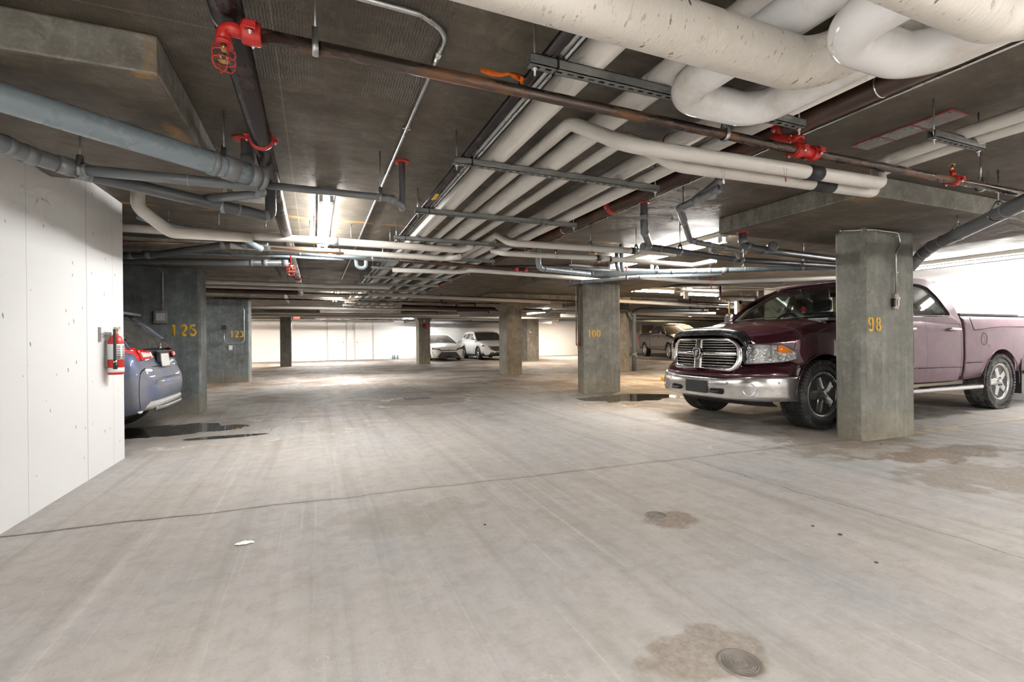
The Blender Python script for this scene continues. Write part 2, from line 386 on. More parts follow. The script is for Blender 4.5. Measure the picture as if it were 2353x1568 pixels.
class MB:
    """collects shapes in world metres; build() links them as ONE mesh object"""
    def __init__(s):
        s.bm = bmesh.new()
    def _ring(s, pts):
        return [s.bm.verts.new(p) for p in pts]
    def _mi(s, before, mi):
        if mi:
            s.bm.faces.ensure_lookup_table()
            for f in list(s.bm.faces)[before:]: f.material_index = mi
    def box(s, a, b, bev=0.0, mi=0, mat=None):
        n0 = len(s.bm.faces)
        a, b = V(a), V(b)
        lo = Vector(map(min, a, b)); hi = Vector(map(max, a, b))
        r = bmesh.ops.create_cube(s.bm, size=1)
        vs = r['verts']
        for v in vs:
            v.co = Vector((lo[i] + (v.co[i] + .5) * (hi[i] - lo[i]) for i in range(3)))
        if mat is not None:
            for v in vs: v.co = mat @ v.co
        if bev > 0:
            es = {e for v in vs for e in v.link_edges}
            bmesh.ops.bevel(s.bm, geom=list(es), offset=bev, segments=2, affect='EDGES', profile=.5)
        s._mi(n0, mi)
        return s
    def tube(s, pts, r, n=16, cap=True, mi=0):
        n0 = len(s.bm.faces)
        pts = [V(p) for p in pts]
        rs = r if hasattr(r, '__len__') else [r] * len(pts)
        tan = []
        for i in range(len(pts)):
            a = pts[max(0, i - 1)]; b = pts[min(len(pts) - 1, i + 1)]
            if 0 < i < len(pts) - 1:
                t = (pts[i] - a).normalized() + (b - pts[i]).normalized()
            else:
                t = b - a
            tan.append(t.normalized() if t.length > 1e-9 else Vector((0, 0, 1)))
        up = Vector((0, 0, 1)) if abs(tan[0].z) < .9 else Vector((1, 0, 0))
        u = tan[0].cross(up).normalized()
        rings = []
        for i, p in enumerate(pts):
            u = (u - tan[i] * u.dot(tan[i])).normalized()
            w_ = tan[i].cross(u)
            k = 1.0
            rings.append(s._ring([p + (u * math.cos(2 * PI * j / n) + w_ * math.sin(2 * PI * j / n)) * rs[i] * k for j in range(n)]))
        for a, b in zip(rings, rings[1:]):
            for j in range(n):
                f = s.bm.faces.new((a[j], a[(j + 1) % n], b[(j + 1) % n], b[j])); f.smooth = True
        if cap:
            s.bm.faces.new(list(reversed(rings[0]))); s.bm.faces.new(rings[-1])
        s._mi(n0, mi)
        return s
    def cyl(s, a, b, r, n=16, r2=None, mi=0, cap=True):
        return s.tube([a, b], [r, r if r2 is None else r2], n, cap, mi)
    def lathe(s, c, axis, prof, n=24, mi=0):
        """prof: list of (distance along axis, radius)"""
        n0 = len(s.bm.faces)
        c = V(c); ax = V(axis).normalized()
        up = Vector((0, 0, 1)) if abs(ax.z) < .9 else Vector((1, 0, 0))
        u = ax.cross(up).normalized(); w_ = ax.cross(u)
        rings = [s._ring([c + ax * d + (u * math.cos(2 * PI * j / n) + w_ * math.sin(2 * PI * j / n)) * max(r, 1e-4) for j in range(n)]) for d, r in prof]
        for a, b in zip(rings, rings[1:]):
            for j in range(n):
                f = s.bm.faces.new((a[j], a[(j + 1) % n], b[(j + 1) % n], b[j])); f.smooth = True
        s.bm.faces.new(list(reversed(rings[0]))); s.bm.faces.new(rings[-1])
        s._mi(n0, mi)
        return s
    def torus(s, c, axis, R_, r, n=24, m=8, a0=0, a1=2 * PI, mi=0):
        c = V(c); ax = V(axis).normalized()
        up = Vector((0, 0, 1)) if abs(ax.z) < .9 else Vector((1, 0, 0))
        u = ax.cross(up).normalized(); w_ = ax.cross(u)
        full = abs(a1 - a0 - 2 * PI) < 1e-6
        pts = [c + (u * math.cos(a0 + (a1 - a0) * i / n) + w_ * math.sin(a0 + (a1 - a0) * i / n)) * R_ for i in range(n + 1)]
        return s.tube(pts, r, m, not full, mi)
    def prism(s, poly, z0, z1, plane='xy', mi=0, bev=0):
        """poly in a plane, extruded along the third axis"""
        n0 = len(s.bm.faces)
        def P(p, t):
            return {'xy': (p[0], p[1], t), 'xz': (p[0], t, p[1]), 'yz': (t, p[0], p[1])}[plane]
        a = s._ring([P(p, z0) for p in poly]); b = s._ring([P(p, z1) for p in poly])
        n = len(poly)
        fs = [s.bm.faces.new(list(reversed(a))), s.bm.faces.new(b)]
        for j in range(n):
            fs.append(s.bm.faces.new((a[j], a[(j + 1) % n], b[(j + 1) % n], b[j])))
        if bev:
            es = {e for f in fs[:2] for e in f.edges}
            bmesh.ops.bevel(s.bm, geom=list(es), offset=bev, segments=2, affect='EDGES', profile=.5)
        s._mi(n0, mi)
        return s
    def grid(s, rows, mi=0, smooth=True, close=False):
        """rows of points -> quad sheet"""
        n0 = len(s.bm.faces)
        R_ = [s._ring(r) for r in rows]
        for a, b in zip(R_, R_[1:]):
            m = len(a)
            for j in range(m if close else m - 1):
                f = s.bm.faces.new((a[j], a[(j + 1) % m], b[(j + 1) % m], b[j])); f.smooth = smooth
        s._mi(n0, mi)
        return s
    def build(s, name, mat, parent=None, loc=None, solid=0.0, sub=0, world=True):
        """loc: origin; children of a thing are stored relative to it"""
        bmesh.ops.recalc_face_normals(s.bm, faces=s.bm.faces)
        me = bpy.data.meshes.new(name)
        org = Vector((0, 0, 0))
        if world:
            if parent is not None:
                org = WORLD0.get(parent.name, Vector((0, 0, 0)))
            elif loc is None and len(s.bm.verts):
                s.bm.verts.ensure_lookup_table()
                xs = [v.co for v in s.bm.verts]
                org = Vector(((min(p.x for p in xs) + max(p.x for p in xs)) / 2, (min(p.y for p in xs) + max(p.y for p in xs)) / 2, min(p.z for p in xs)))
            elif loc is not None:
                org = V(loc)
            for v in s.bm.verts: v.co -= org
        s.bm.to_mesh(me); s.bm.free()
        for m in (mat if isinstance(mat, (list, tuple)) else [mat]):
            me.materials.append(m)
        o = bpy.data.objects.new(name, me)
        COL.objects.link(o)
        if parent is not None:
            o.parent = parent
            if world: WORLD0[o.name] = org
        else:
            o.location = org
            WORLD0[o.name] = org
        if solid:
            md = o.modifiers.new('thick', 'SOLIDIFY'); md.thickness = solid; md.offset = 0
        if sub:
            md = o.modifiers.new('sub', 'SUBSURF'); md.levels = sub; md.render_levels = sub
        return o

WORLD0 = {}
def tag(o, label=None, cat=None, group=None, kind=None):
    if label: o['label'] = label
    if cat: o['category'] = cat
    if group: o['group'] = group
    if kind: o['kind'] = kind
    return o
def thing(name, label, cat, loc=(0, 0, 0), rotz=0.0, group=None):
    o = bpy.data.objects.new(name, None); COL.objects.link(o)
    o.location = loc; o.rotation_euler = (0, 0, rotz); o.empty_display_size = .05
    WORLD0[o.name] = Vector(loc)
    return tag(o, label, cat, group)
def single(mb, name, mat, label, cat, group=None, **k):
    return tag(mb.build(name, mat, **k), label, cat, group)
def dup(o, parent=None):
    c = o.copy(); COL.objects.link(c)
    if parent is not None: c.parent = parent
    for ch in list(o.children): dup(ch, c)
    return c

def fillet(pts, rad, seg=8):
    pts = [V(p) for p in pts]
    out = [pts[0]]
    for i in range(1, len(pts) - 1):
        a, b, c = pts[i - 1], pts[i], pts[i + 1]
        d1 = (a - b); d2 = (c - b)
        l1, l2 = d1.length, d2.length
        d1.normalize(); d2.normalize()
        ang = d1.angle(d2)
        if ang > PI - .02:
            out.append(b); continue
        r = rad[i] if isinstance(rad, dict) and i in rad else (rad if not isinstance(rad, dict) else .05)
        t = min(r / math.tan(ang / 2), l1 * .48, l2 * .48)
        rr = t * math.tan(ang / 2)
        cen = b + (d1 + d2).normalized() * (rr / math.sin(ang / 2))
        p1 = b + d1 * t; p2 = b + d2 * t
        v1 = p1 - cen; v2 = p2 - cen
        tot = v1.angle(v2)
        ax = v1.cross(v2).normalized()
        for k in range(seg + 1):
            out.append(cen + Matrix.Rotation(tot * k / seg, 3, ax) @ v1)
    out.append(pts[-1])
    return out

def along(pts, d):
    """point and direction at distance d along a polyline"""
    pts = [V(p) for p in pts]
    for a, b in zip(pts, pts[1:]):
        L = (b - a).length
        if d <= L: return a + (b - a) * (d / L), (b - a).normalized()
        d -= L
    return pts[-1], (pts[-1] - pts[-2]).normalized()

def coupling(p, d, r, parent, mat='red', name='coupling', wid=.05, ears=True, earaxis=(0, 0, 1)):
    p, d = V(p), V(d).normalized()
    mb = MB()
    mb.lathe(p - d * wid / 2, d, [(0, r * 1.0), (0, r + .008), (.006, r + .012), (wid - .006, r + .012), (wid, r + .008), (wid, r)], 20)
    o = None
    side = d.cross(Vector((0, 0, 1)))
    if side.length < .1: side = Vector((1, 0, 0))
    side.normalize()
    bolts = MB()
    if ears:
        for sg in (-1, 1):
            c = p + side * sg * (r + .019)
            m = Matrix.Translation(c) @ Matrix((d, side, d.cross(side))).transposed().to_4x4()
            mb.box((-min(wid * .4, .013), -.012, -.010), (min(wid * .4, .013), .012, .010), .004, mat=m)
            bolts.cyl(c - Vector((0, 0, .026)), c + Vector((0, 0, .022)), .004, 8)
            bolts.cyl(c - Vector((0, 0, .020)), c - Vector((0, 0, .012)), .0075, 6)
            bolts.cyl(c + Vector((0, 0, .012)), c + Vector((0, 0, .019)), .0075, 6)
    o = mb.build(name, M[mat], parent)
    if ears: bolts.build('bolt', M['zinc'], o)
    return o

def ringpart(p, d, r, w_, parent, mat='hub', name='coupling', lip=.006):
    p, d = V(p), V(d).normalized()
    MB().lathe(p - d * w_ / 2, d, [(0, r), (0, r + lip), (w_, r + lip), (w_, r)], 20).build(name, M[mat], parent)

def pipe(name, label, cat, pts, r, mat, bend=.09, group=None, hubs=(), couplings=(), n=20, caps=(), seg=8, hubmat='hub'):
    """one pipe run; hubs / couplings: distances along the run"""
    path = fillet(pts, bend, seg)
    parts = hubs or couplings or caps
    if not parts:
        return single(MB().tube(path, r, n), name, M[mat], label, cat, group)
    t = thing(name, label, cat, tuple(V(pts[0])), 0, group)
    MB().tube(path, r, n).build('pipe_run', M[mat], t)
    for h in hubs:
        d, wd = h if hasattr(h, '__len__') else (h, .06)
        p, dr = along(path, d)
        ringpart(p, dr, r, wd, t, hubmat, lip=max(.004, r * .11))
    for c_ in couplings:
        p, dr = along(path, c_)
        coupling(p, dr, r, t)
    for c_ in caps:   # cleanout cap at an end: 0 start, 1 end
        p = path[0] if c_ == 0 else path[-1]; q = path[1] if c_ == 0 else path[-2]
        d = (p - q).normalized()
        cp = MB().lathe(p - d * .05, d, [(0, r), (0, r * 1.16), (.045, r * 1.16), (.05, r * 1.05), (.056, r * 1.05), (.058, .2 * r)], 24)
        cp.box((-r * .25, -r * .25, 0), (r * .25, r * .25, .02), .002, mat=Matrix.Translation(p + d * .008) @ d.to_track_quat('Z', 'Y').to_matrix().to_4x4())
        cp.build('cleanout_cap', M[hubmat], t)
    return t

def hanger(x, y, z, r, group, label, top=None, axis='x', loop=True, kind='galv'):
    """threaded rod from the slab with a clevis ring round a pipe of radius r centred at (x, y, z)"""
    top = CEIL if top is None else top
    t = thing('pipe_hanger', label, 'pipe hanger', (x, y, z), 0, group)
    MB().cyl((x, y, z + r + .012), (x, y, top), .005, 8).build('threaded_rod', M[kind], t)
    if loop:
        ax = Vector((1, 0, 0)) if axis == 'x' else Vector((0, 1, 0))
        sd = Vector((0, 1, 0)) if axis == 'x' else Vector((1, 0, 0))
        mb = MB()
        pts = []
        c = Vector((x, y, z))
        R_ = r + .004
        for k in range(17):
            a = -PI * .12 - (PI * .76) * 0 + (PI + PI * .24) * k / 16 + PI
            pts.append(c + (sd * math.cos(a) + Vector((0, 0, 1)) * math.sin(a)) * R_)
        pts = [Vector((x, y, z + r + .045)) + sd * -.008] + pts[::1] + [Vector((x, y, z + r + .045)) + sd * .008]
        w2 = .011
        mb.grid([[p - ax * w2 for p in pts], [p + ax * w2 for p in pts]])
        o = mb.build('clevis', M[kind], t, solid=.003)
        MB().cyl((x, y, z + r + .03), (x, y, z + r + .042), .010, 6).build('nut', M['zinc'], t)
    return t

def strokes(paths, w_, origin, ux, uz, name, mat, parent, off):
    """stencilled writing: ribbons of width w_ on a plane (ux right, uz up), standing off by off"""
    o_, ux, uz = V(origin), V(ux), V(uz)
    mb = MB()
    nrm = ux.cross(uz)
    for pi_, path in enumerate(paths):
        L, Rr = [], []
        lift_ = V(off) * (.25 * pi_)
        for i, p in enumerate(path):
            a = Vector(path[max(0, i - 1)]); b = Vector(path[min(len(path) - 1, i + 1)])
            t = (b - a).normalized(); nn = Vector((-t.y, t.x))
            for lst, sg in ((L, 1), (Rr, -1)):
                q = Vector(p) + nn * sg * w_ / 2
                lst.append(o_ + ux * q.x + uz * q.y + V(off) + lift_)
        mb.grid([L, Rr])
    return mb.build(name, M[mat], parent, solid=.001)

def arc(cx, cz, rx, rz, a0, a1, n=10):
    return [(cx + rx * math.cos(math.radians(a0 + (a1 - a0) * i / n)), cz + rz * math.sin(math.radians(a0 + (a1 - a0) * i / n))) for i in range(n + 1)]
# stencil figures, unit height 1, width about .58
DIG = {
    '0': [arc(.29, .70, .21, .22, 85, 180, 8)[::1] + [(.08, .3)] + arc(.29, .30, .21, .22, 180, 275, 8)[1:],
          arc(.29, .70, .21, .22, 60, 0, 8) + [(.50, .3)] + arc(.29, .30, .21, .22, 0, -60, 8)[1:]],
    '1': [[(.29, .0), (.29, .98)], [(.16, .8), (.27, .92)]],
    '2': [arc(.29, .70, .20, .22, 165, -25, 12) + [(.12, .10)], [(.08, .08), (.52, .08)]],
    '3': [arc(.28, .72, .19, .20, 150, -70, 12), arc(.28, .30, .22, .22, 70, -150, 12)],
    '5': [[(.48, .92), (.16, .92), (.13, .58)], arc(.27, .31, .22, .24, 100, -150, 14)],
    '8': [arc(.29, .73, .17, .19, 100, 260, 8), arc(.29, .73, .17, .19, 80, -80, 8), arc(.29, .28, .20, .21, 100, 260, 8), arc(.29, .28, .20, .21, 80, -80, 8)],
    '9': [arc(.29, .70, .20, .22, 100, 275, 10), arc(.29, .70, .20, .22, 75, 0, 8) + [(.49, .35)] + arc(.29, .28, .20, .20, 0, -150, 10)],
}
def number(txt, h, origin, ux, uz, parent, off, sp=.72, mat='yellow', wd=.15, name='painted_number'):
    paths = []
    for i, ch in enumerate(txt):
        for p in DIG[ch]:
            paths.append([((q[0] + i * sp) * h, q[1] * h) for q in p])
    return strokes(paths, wd * h, origin, ux, uz, name, mat, parent, off)

def textmesh(txt, size, mat4, name, mat, parent, extrude=.0008, align='CENTER', offset=0.0):
    cu = bpy.data.curves.new(name, 'FONT'); cu.body = txt; cu.size = size; cu.extrude = extrude; cu.align_x = align; cu.align_y = 'CENTER'; cu.offset = offset
    tmp = bpy.data.objects.new(name + '_tmp', cu); COL.objects.link(tmp)
    bpy.context.view_layer.update()
    me = bpy.data.meshes.new_from_object(tmp.evaluated_get(bpy.context.evaluated_depsgraph_get()))
    bpy.data.objects.remove(tmp, do_unlink=True); bpy.data.curves.remove(cu)
    me.name = name
    base = WORLD0.get(parent.name, Vector((0, 0, 0))) if parent is not None else Vector((0, 0, 0))
    me.transform(Matrix.Translation(-base) @ mat4)
    me.materials.clear(); me.materials.append(M[mat])
    o = bpy.data.objects.new(name, me); COL.objects.link(o)
    if parent is not None: o.parent = parent; WORLD0[o.name] = base
    return o
def face_mat(p, ux, uz):
    ux, uz = V(ux).normalized(), V(uz).normalized()
    n_ = ux.cross(uz)
    return Matrix.Translation(V(p)) @ Matrix((ux, uz, n_)).transposed().to_4x4()
# ------------------------------------------------------------------ the setting
X0, X1, Y0, Y1 = -9.0, 30.0, -4.0, 28.3
def struct(mb, name, mat):
    return tag(mb.build(name, mat, loc=(0, 0, 0)), kind='structure')
struct(MB().box((X0 - .2, Y0 - .2, -.25), (X1 + .2, Y1 + .2, 0)), 'floor', M['floor'])
struct(MB().box((X0 - .2, Y0 - .2, CEIL), (X1 + .2, Y1 + .2, CEIL + .25)), 'ceiling', M['ceiling'])
struct(MB().box((X0 - .2, Y1, 0), (X1 + .2, Y1 + .2, CEIL)), 'wall_back', M['wall_plain'])
struct(MB().box((X0 - .2, Y0 - .2, 0), (X1 + .2, Y0, CEIL)), 'wall_behind_camera', M['wall_plain'])
struct(MB().box((X0 - .2, Y0, 0), (X0, Y1, CEIL)), 'wall_far_left', M['wall_plain'])
struct(MB().box((X1, Y0, 0), (X1 + .2, Y1, CEIL)), 'wall_far_right', M['wall_plain'])
struct(MB().box((-1.86, Y0, 0), (-1.64, 5.475, CEIL)), 'wall_left', M['wall'])
struct(MB().box((10.92, Y0, 0), (11.14, 9.1, CEIL)), 'wall_right', M['wall_plain'])

# double doors in the end wall
for i, (xa, xb, hx) in enumerate(((.66, 1.60, 1.48), (2.10, 3.04, 2.20)), 1):
    d = tag(MB().box((xa, Y1 - .045, .01), (xb, Y1 - .002, 2.10), .004).build('door_%d' % i, M['door']), kind='structure')
    fr = MB()
    fr.box((xa - .06, Y1 - .06, 0), (xa - .008, Y1 - .001, 2.16)).box((xb + .008, Y1 - .06, 0), (xb + .06, Y1 - .001, 2.16)).box((xa - .06, Y1 - .06, 2.108), (xb + .06, Y1 - .001, 2.16))
    fr.build('door_frame', M['frame'], d)
    MB().box((xa - .008, Y1 - .03, 0), (xa, Y1 - .004, 2.1)).box((xb, Y1 - .03, 0), (xb + .008, Y1 - .004, 2.1)).build('door_gap', M['joint'], d)
    MB().lathe((hx, Y1 - .045, 1.0), (0, -1, 0), [(0, .03), (.006, .03), (.01, .012), (.03, .012), (.035, .026), (.06, .024), (.066, .01)]).build('door_handle', M['zinc'], d)
# small alcove window right in the end wall and a garage-door panel line
wn = tag(MB().box((21.75, Y1 - .03, 1.35), (22.75, Y1 - .005, 2.05)).build('window_1', M['cream_box']), kind='structure')
MB().box((21.65, Y1 - .05, 1.28), (22.85, Y1 - .001, 1.35)).box((21.65, Y1 - .05, 2.05), (22.85, Y1 - .001, 2.12)).box((21.65, Y1 - .05, 1.35), (21.75, Y1 - .001, 2.05)).box((22.75, Y1 - .05, 1.35), (22.85, Y1 - .001, 2.05)).build('window_frame', M['door'], wn)
# kerb along the right wall
struct(MB().box((10.78, Y0, 0), (10.92, 9.1, .12), .01), 'trim_1', M['wall_plain'])
# low edge beam on the slab line above the rack end
struct(MB().box((-.62, 4.42, CEIL - .03), (-.35, 4.9, CEIL)), 'trim_2', M['panel'])

# ------------------------------------------------------------------ columns with drop panels
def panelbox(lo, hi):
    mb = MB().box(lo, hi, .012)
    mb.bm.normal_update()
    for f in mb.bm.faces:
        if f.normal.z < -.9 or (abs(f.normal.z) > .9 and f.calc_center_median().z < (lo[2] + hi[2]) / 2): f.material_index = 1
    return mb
def column(label, x0, x1, y0, y1, panel=None, mat='column', cham=.03, top=SLAB, flare=False, pm='panel', group=None):
    t = thing('concrete_column', label, 'column', ((x0 + x1) / 2, (y0 + y1) / 2, 0), 0, group)
    if flare:
        mb = MB()
        rows = []
        for z, e in ((0, 0), (top - .28, 0), (top - .2, .03), (top - .1, .12), (top - .03, .26), (top, .34)):
            rows.append([(x0 - e, y0 - e * .4, z), (x1 + e, y0 - e * .4, z), (x1 + e, y1 + e * .4, z), (x0 - e, y1 + e * .4, z)])
        mb.grid(rows, close=True, smooth=False)
        mb.bm.faces.new([v for v in mb.bm.verts if abs(v.co.z) < 1e-6][:4])
        mb.build('shaft', M[mat], t)
    else:
        c = cham
        poly = [(x0 + c, y0), (x1 - c, y0), (x1, y0 + c), (x1, y1 - c), (x1 - c, y1), (x0 + c, y1), (x0, y1 - c), (x0, y0 + c)]
        MB().prism(poly, 0, top).build('shaft', M[mat], t)
    if panel:
        a, b, c2, d = panel
        panelbox((a, c2, top), (b, d, CEIL)).build('drop_panel', [M['panel'], M['panel_under_shaded']], t)
    return t
UX, UZ = (1, 0, 0), (0, 0, 1)
c98 = column('big square concrete pillar with yellow stencilled 98 in front of the maroon pickup', 5.19, 6.05, 3.15, 3.46, (4.03, 7.3, 2.42, 3.92), cham=.035)
number('98', .155, (5.245, 3.15, 1.125), UX, UZ, c98, (0, -.002, 0), sp=.78, wd=.18)
number('99', .05, (5.36, 3.15, 1.50), UX, UZ, c98, (0, -.002, 0), mat='chalk', wd=.06, sp=.6, name='chalk_mark')
MB().box((5.34, 3.149, 1.39), (5.43, 3.151, 1.392)).build('chalk_mark', M['chalk'], c98)
c100 = column('wide concrete pillar with yellow stencilled 100 standing beside the rusty puddle', 4.90, 5.76, 8.15, 8.47, (4.03, 6.9, 7.2, 9.36), 'column_mid', cham=.05)
number('100', .15, (4.965, 8.15, 1.105), UX, UZ, c100, (0, -.002, 0), sp=.70, wd=.17)
c125 = column('bluish concrete pillar with yellow stencilled 125 behind the blue hatchback', -2.75, -1.6, 8.5, 8.95, (-3.9, -.55, 7.1, 9.6), 'column_blue', .03)
number('125', .175, (-1.99, 8.5, 1.165), UX, UZ, c125, (0, -.002, 0), sp=.68, wd=.21)
c123 = column('streaked concrete pillar with yellow stencilled 123 behind the pillar marked 125', -2.62, -1.6, 14.4, 14.85, (-3.9, -.7, 13.4, 15.9), 'column_blue', .03)
number('123', .17, (-2.06, 14.4, 1.19), UX, UZ, c123, (0, -.002, 0), sp=.64, wd=.21)
column('narrow concrete pillar with flared head left of the pillar marked 100', 5.38, 5.86, 13.45, 14.12, (4.45, 7.2, 12.3, 15.4), 'column_warm', .02, flare=True)
column('thin stained concrete pillar beside the red exit sign', -1.36, -.93, 22.4, 23.0, (-2.6, .2, 21.6, 23.8), 'column', .02)
column('far concrete pillar with a red fire bell, left of the white sedan', 4.33, 4.84, 21.5, 22.15, (3.4, 5.9, 20.7, 23.0), 'column_warm', .02, flare=True)
column('far concrete pillar with a small round box and cable, right of the flared pillar', 9.80, 10.45, 21.8, 22.5, (8.8, 11.5, 20.9, 23.4), 'column_warm', .02)
column('concrete pillar behind the pillar marked 100, beside the grey drain stack', 9.05, 9.74, 13.3, 13.9, (8.1, 10.9, 12.3, 15.0), 'column_warm', .03)
# drop panel that runs out over the left wall (seen top left)
pn = single(panelbox((-1.639, 2.42, SLAB), (-.60, 4.16, CEIL)), 'drop_panel', [M['panel'], M['panel_under_shaded']], 'thick concrete drop panel on the ceiling above the left wall, top left', 'ceiling slab panel')

# switch boxes, conduits and fittings on the columns
def box_on(label, x, y, z, wd, ht, dp, mat='grey_box', inner='galv_dull', cat='electrical box', name='electrical_box', conduit=None, cr=.009):
    t = thing(name, label, cat, (x, y, z))
    MB().box((x - wd / 2, y - dp, z - ht / 2), (x + wd / 2, y, z + ht / 2), .004).build('box', M[inner], t)
    MB().box((x - wd * .32, y - dp - .012, z - ht * .3), (x + wd * .32, y - dp + .001, z + ht * .3), .004).build('cover_plate', M[mat], t)
    if conduit:
        MB().tube(fillet(conduit, .05), cr, 10).build('conduit', M['galv'], t)
    return t
b = box_on('beige outlet box with a white timer on the pillar marked 98', 5.68, 3.15, 1.445, .065, .165, .03, 'label', 'cream_box',
           conduit=[(5.665, 3.12, 1.52), (5.66, 3.12, 1.95), (5.74, 3.12, 2.06), (5.70, 3.12, 2.165), (5.3, 3.125, 2.17), (5.17, 3.2, 2.17), (5.05, 3.3, 2.175)])
MB().box((5.625, 3.115, 1.39), (5.647, 3.149, 1.475), .003).build('terminal_block', M['black_gloss'], b)
MB().lathe((5.685, 3.108, 1.475), (0, -1, 0), [(0, .018), (.008, .017), (.012, .009)], 16).build('dial', M['label'], b)
MB().box((5.66, 3.104, 1.40), (5.667, 3.1075, 1.462)).build('slot', M['black_gloss'], b)
for zz in (1.74, 2.12): MB().box((5.645, 3.108, zz), (5.69, 3.15, zz + .012), .002).build('conduit_strap', M['galv'], b)
bx = box_on('grey electrical box with conduit on the pillar marked 125', -2.09, 8.5, 1.445, .17, .19, .06,
       conduit=[(-2.06, 8.46, 1.53), (-2.06, 8.46, 2.1), (-2.12, 8.46, 2.16), (-2.3, 8.46, 2.17)])
t = thing('conduit_loop', 'U shaped steel conduit ending in a black lamp socket on the pillar marked 123', 'conduit', (-1.7, 14.38, 1.0))
MB().tube(fillet([(-2.18, 14.37, 1.42), (-2.18, 14.37, 1.04), (-1.72, 14.37, 1.04), (-1.72, 14.37, 1.9), (-1.8, 14.37, 2.17)], .1), .012, 10).build('conduit', M['galv'], t)
MB().box((-2.24, 14.33, 1.40), (-2.13, 14.4, 1.50), .008).build('socket', M['black_gloss'], t)
MB().box((-2.08, 14.36, .86), (-2.0, 14.4, .98), .006).build('junction_box', M['lamp_body'], t)
t = thing('alarm_bell', 'red fire alarm bell under a round horn on the far pillar left of the sedan', 'alarm', (4.62, 21.46, 1.7))
MB().lathe((4.64, 21.5, 1.72), (0, -1, 0), [(0, .03), (.03, .11), (.06, .1), (.08, .03)], 20).build('bell', M['red'], t)
MB().lathe((4.56, 21.5, 1.98), (0, -1, 0), [(0, .05), (.05, .07), (.06, .02)], 16).build('horn', M['grey_box'], t)
t = thing('alarm_device', 'small beige round box on a looping cable, far pillar right of the flared one', 'electrical box', (9.9, 21.8, 1.45))
MB().lathe((9.95, 21.8, 1.42), (0, -1, 0), [(0, .07), (.05, .07), (.06, .02)], 16).build('round_box', M['cream_box'], t)
MB().tube(fillet([(9.95, 21.77, 1.48), (10.02, 21.77, 1.9), (9.95, 21.77, 2.17)], .2), .012, 8).build('cable', M['galv'], t)
# copper lines down the left face of pillar 100
t = thing('hose_bib', 'thin rusty water lines with a tap, left edge of the pillar marked 100', 'tap', (4.87, 8.3, .93))
for k, yy in enumerate((8.28, 8.42)):
    MB().tube(fillet([(4.87, yy, .95 if k == 0 else 1.3), (4.87, yy, 2.15), (4.87, yy + .3, 2.16)], .04), .012, 10).build('water_line', M['copper' if k == 0 else 'galv_dull'], t)
MB().tube(fillet([(4.87, 8.42, 1.3), (4.87, 8.42, .95), (4.87, 8.28, .95), (4.78, 8.2, .93), (4.77, 8.18, .88)], .02), .013, 10).build('tap_spout', M['copper'], t)
MB().cyl((4.81, 8.23, .95), (4.81, 8.23, 1.0), .006, 8).torus((4.81, 8.23, 1.0), (0, 0, 1), .022, .005, 12, 6).build('tap_handle', M['red_dark'], t)

# exit sign
t = thing('exit_sign', 'red EXIT sign hanging at the head of the thin far pillar', 'sign', (-.69, 22.0, 2.0))
MB().box((-.84, 22.0, 2.01), (-.56, 22.04, 2.20), .006).build('housing', M['lamp_body'], t)
MB().box((-.82, 21.994, 2.03), (-.58, 22.0, 2.18)).build('panel', M['exit_red'], t)
textmesh('EXIT', .135, face_mat((-.70, 21.992, 2.105), UX, UZ), 'letters', 'lamp_body', t)
MB().cyl((-.70, 22.02, 2.2), (-.70, 22.02, CEIL), .008, 8).build('stem', M['galv'], t)

# ------------------------------------------------------------------ fire extinguisher on the left wall
E_ = thing('fire_extinguisher', 'red fire extinguisher hanging on a bracket at the end of the white left wall', 'fire extinguisher', (-1.64, 5.1, .78))
ex, ey = -1.57, 5.06
MB().lathe((ex, ey, .80), (0, 0, 1), [(0, .048), (.01, .056), (.25, .056), (.29, .05), (.32, .04), (.335, .02), (.35, .018)], 28).build('cylinder', M['red'], E_)
for z0, z1_ in ((.93, 1.06), (.82, .86)):
    MB().lathe((ex, ey, z0), (0, 0, 1), [(0, .056), (0, .0572), (z1_ - z0, .0572), (z1_ - z0, .056)], 28).build('label', M['label'], E_)
tx = MB()
for k in range(7):
    for q in (-.028, .012):
        tx.box((ex + .045, ey - .062 + .0, .94 + k * .016), (ex + .0455, ey - .06, .946 + k * .016))
for k in range(8):
    for a0 in (-65, -25):
        a = [math.radians(a0 + d * 5) for d in range(6)]
        tx.grid([[(ex + .0582 * math.cos(v), ey + .0582 * math.sin(v), .938 + k * .0145) for v in a], [(ex + .0582 * math.cos(v), ey + .0582 * math.sin(v), .944 + k * .0145) for v in a]])
tx.build('label_print', M['black_gloss'], E_)
MB().cyl((ex, ey, 1.14), (ex, ey, 1.185), .016, 12).box((ex - .014, ey - .025, 1.17), (ex + .014, ey + .03, 1.195), .003).build('valve', M['zinc'], E_)
MB().box((ex - .008, ey - .02, 1.195), (ex + .008, ey + .11, 1.203), .002).box((ex - .008, ey + .0, 1.172), (ex + .008, ey + .1, 1.178), .002).build('handle', M['galv_dull'], E_)
MB().tube(fillet([(ex, ey - .02, 1.18), (ex + .02, ey - .085, 1.17), (ex + .02, ey - .085, .95), (ex + .02, ey - .08, .88)], .04), .0105, 10).build('hose', M['black'], E_)
MB().cyl((ex + .02, ey - .08, .90), (ex + .02, ey - .08, .85), .013, 10, .016).build('nozzle', M['black_gloss'], E_)
MB().cyl((ex + .02, ey - .08, .925), (ex + .02, ey - .08, .905), .013, 10).build('hose_clip', M['zinc'], E_)
MB().box((-1.64, ey - .15, 1.08), (-1.628, ey - .12, 1.2), .002).box((-1.64, ey - .13, 1.14), (-1.57, ey - .12, 1.15)).box((-1.64, ey - .01, .86), (-1.6, ey + .01, 1.16)).build('bracket', M['galv_dull'], E_)
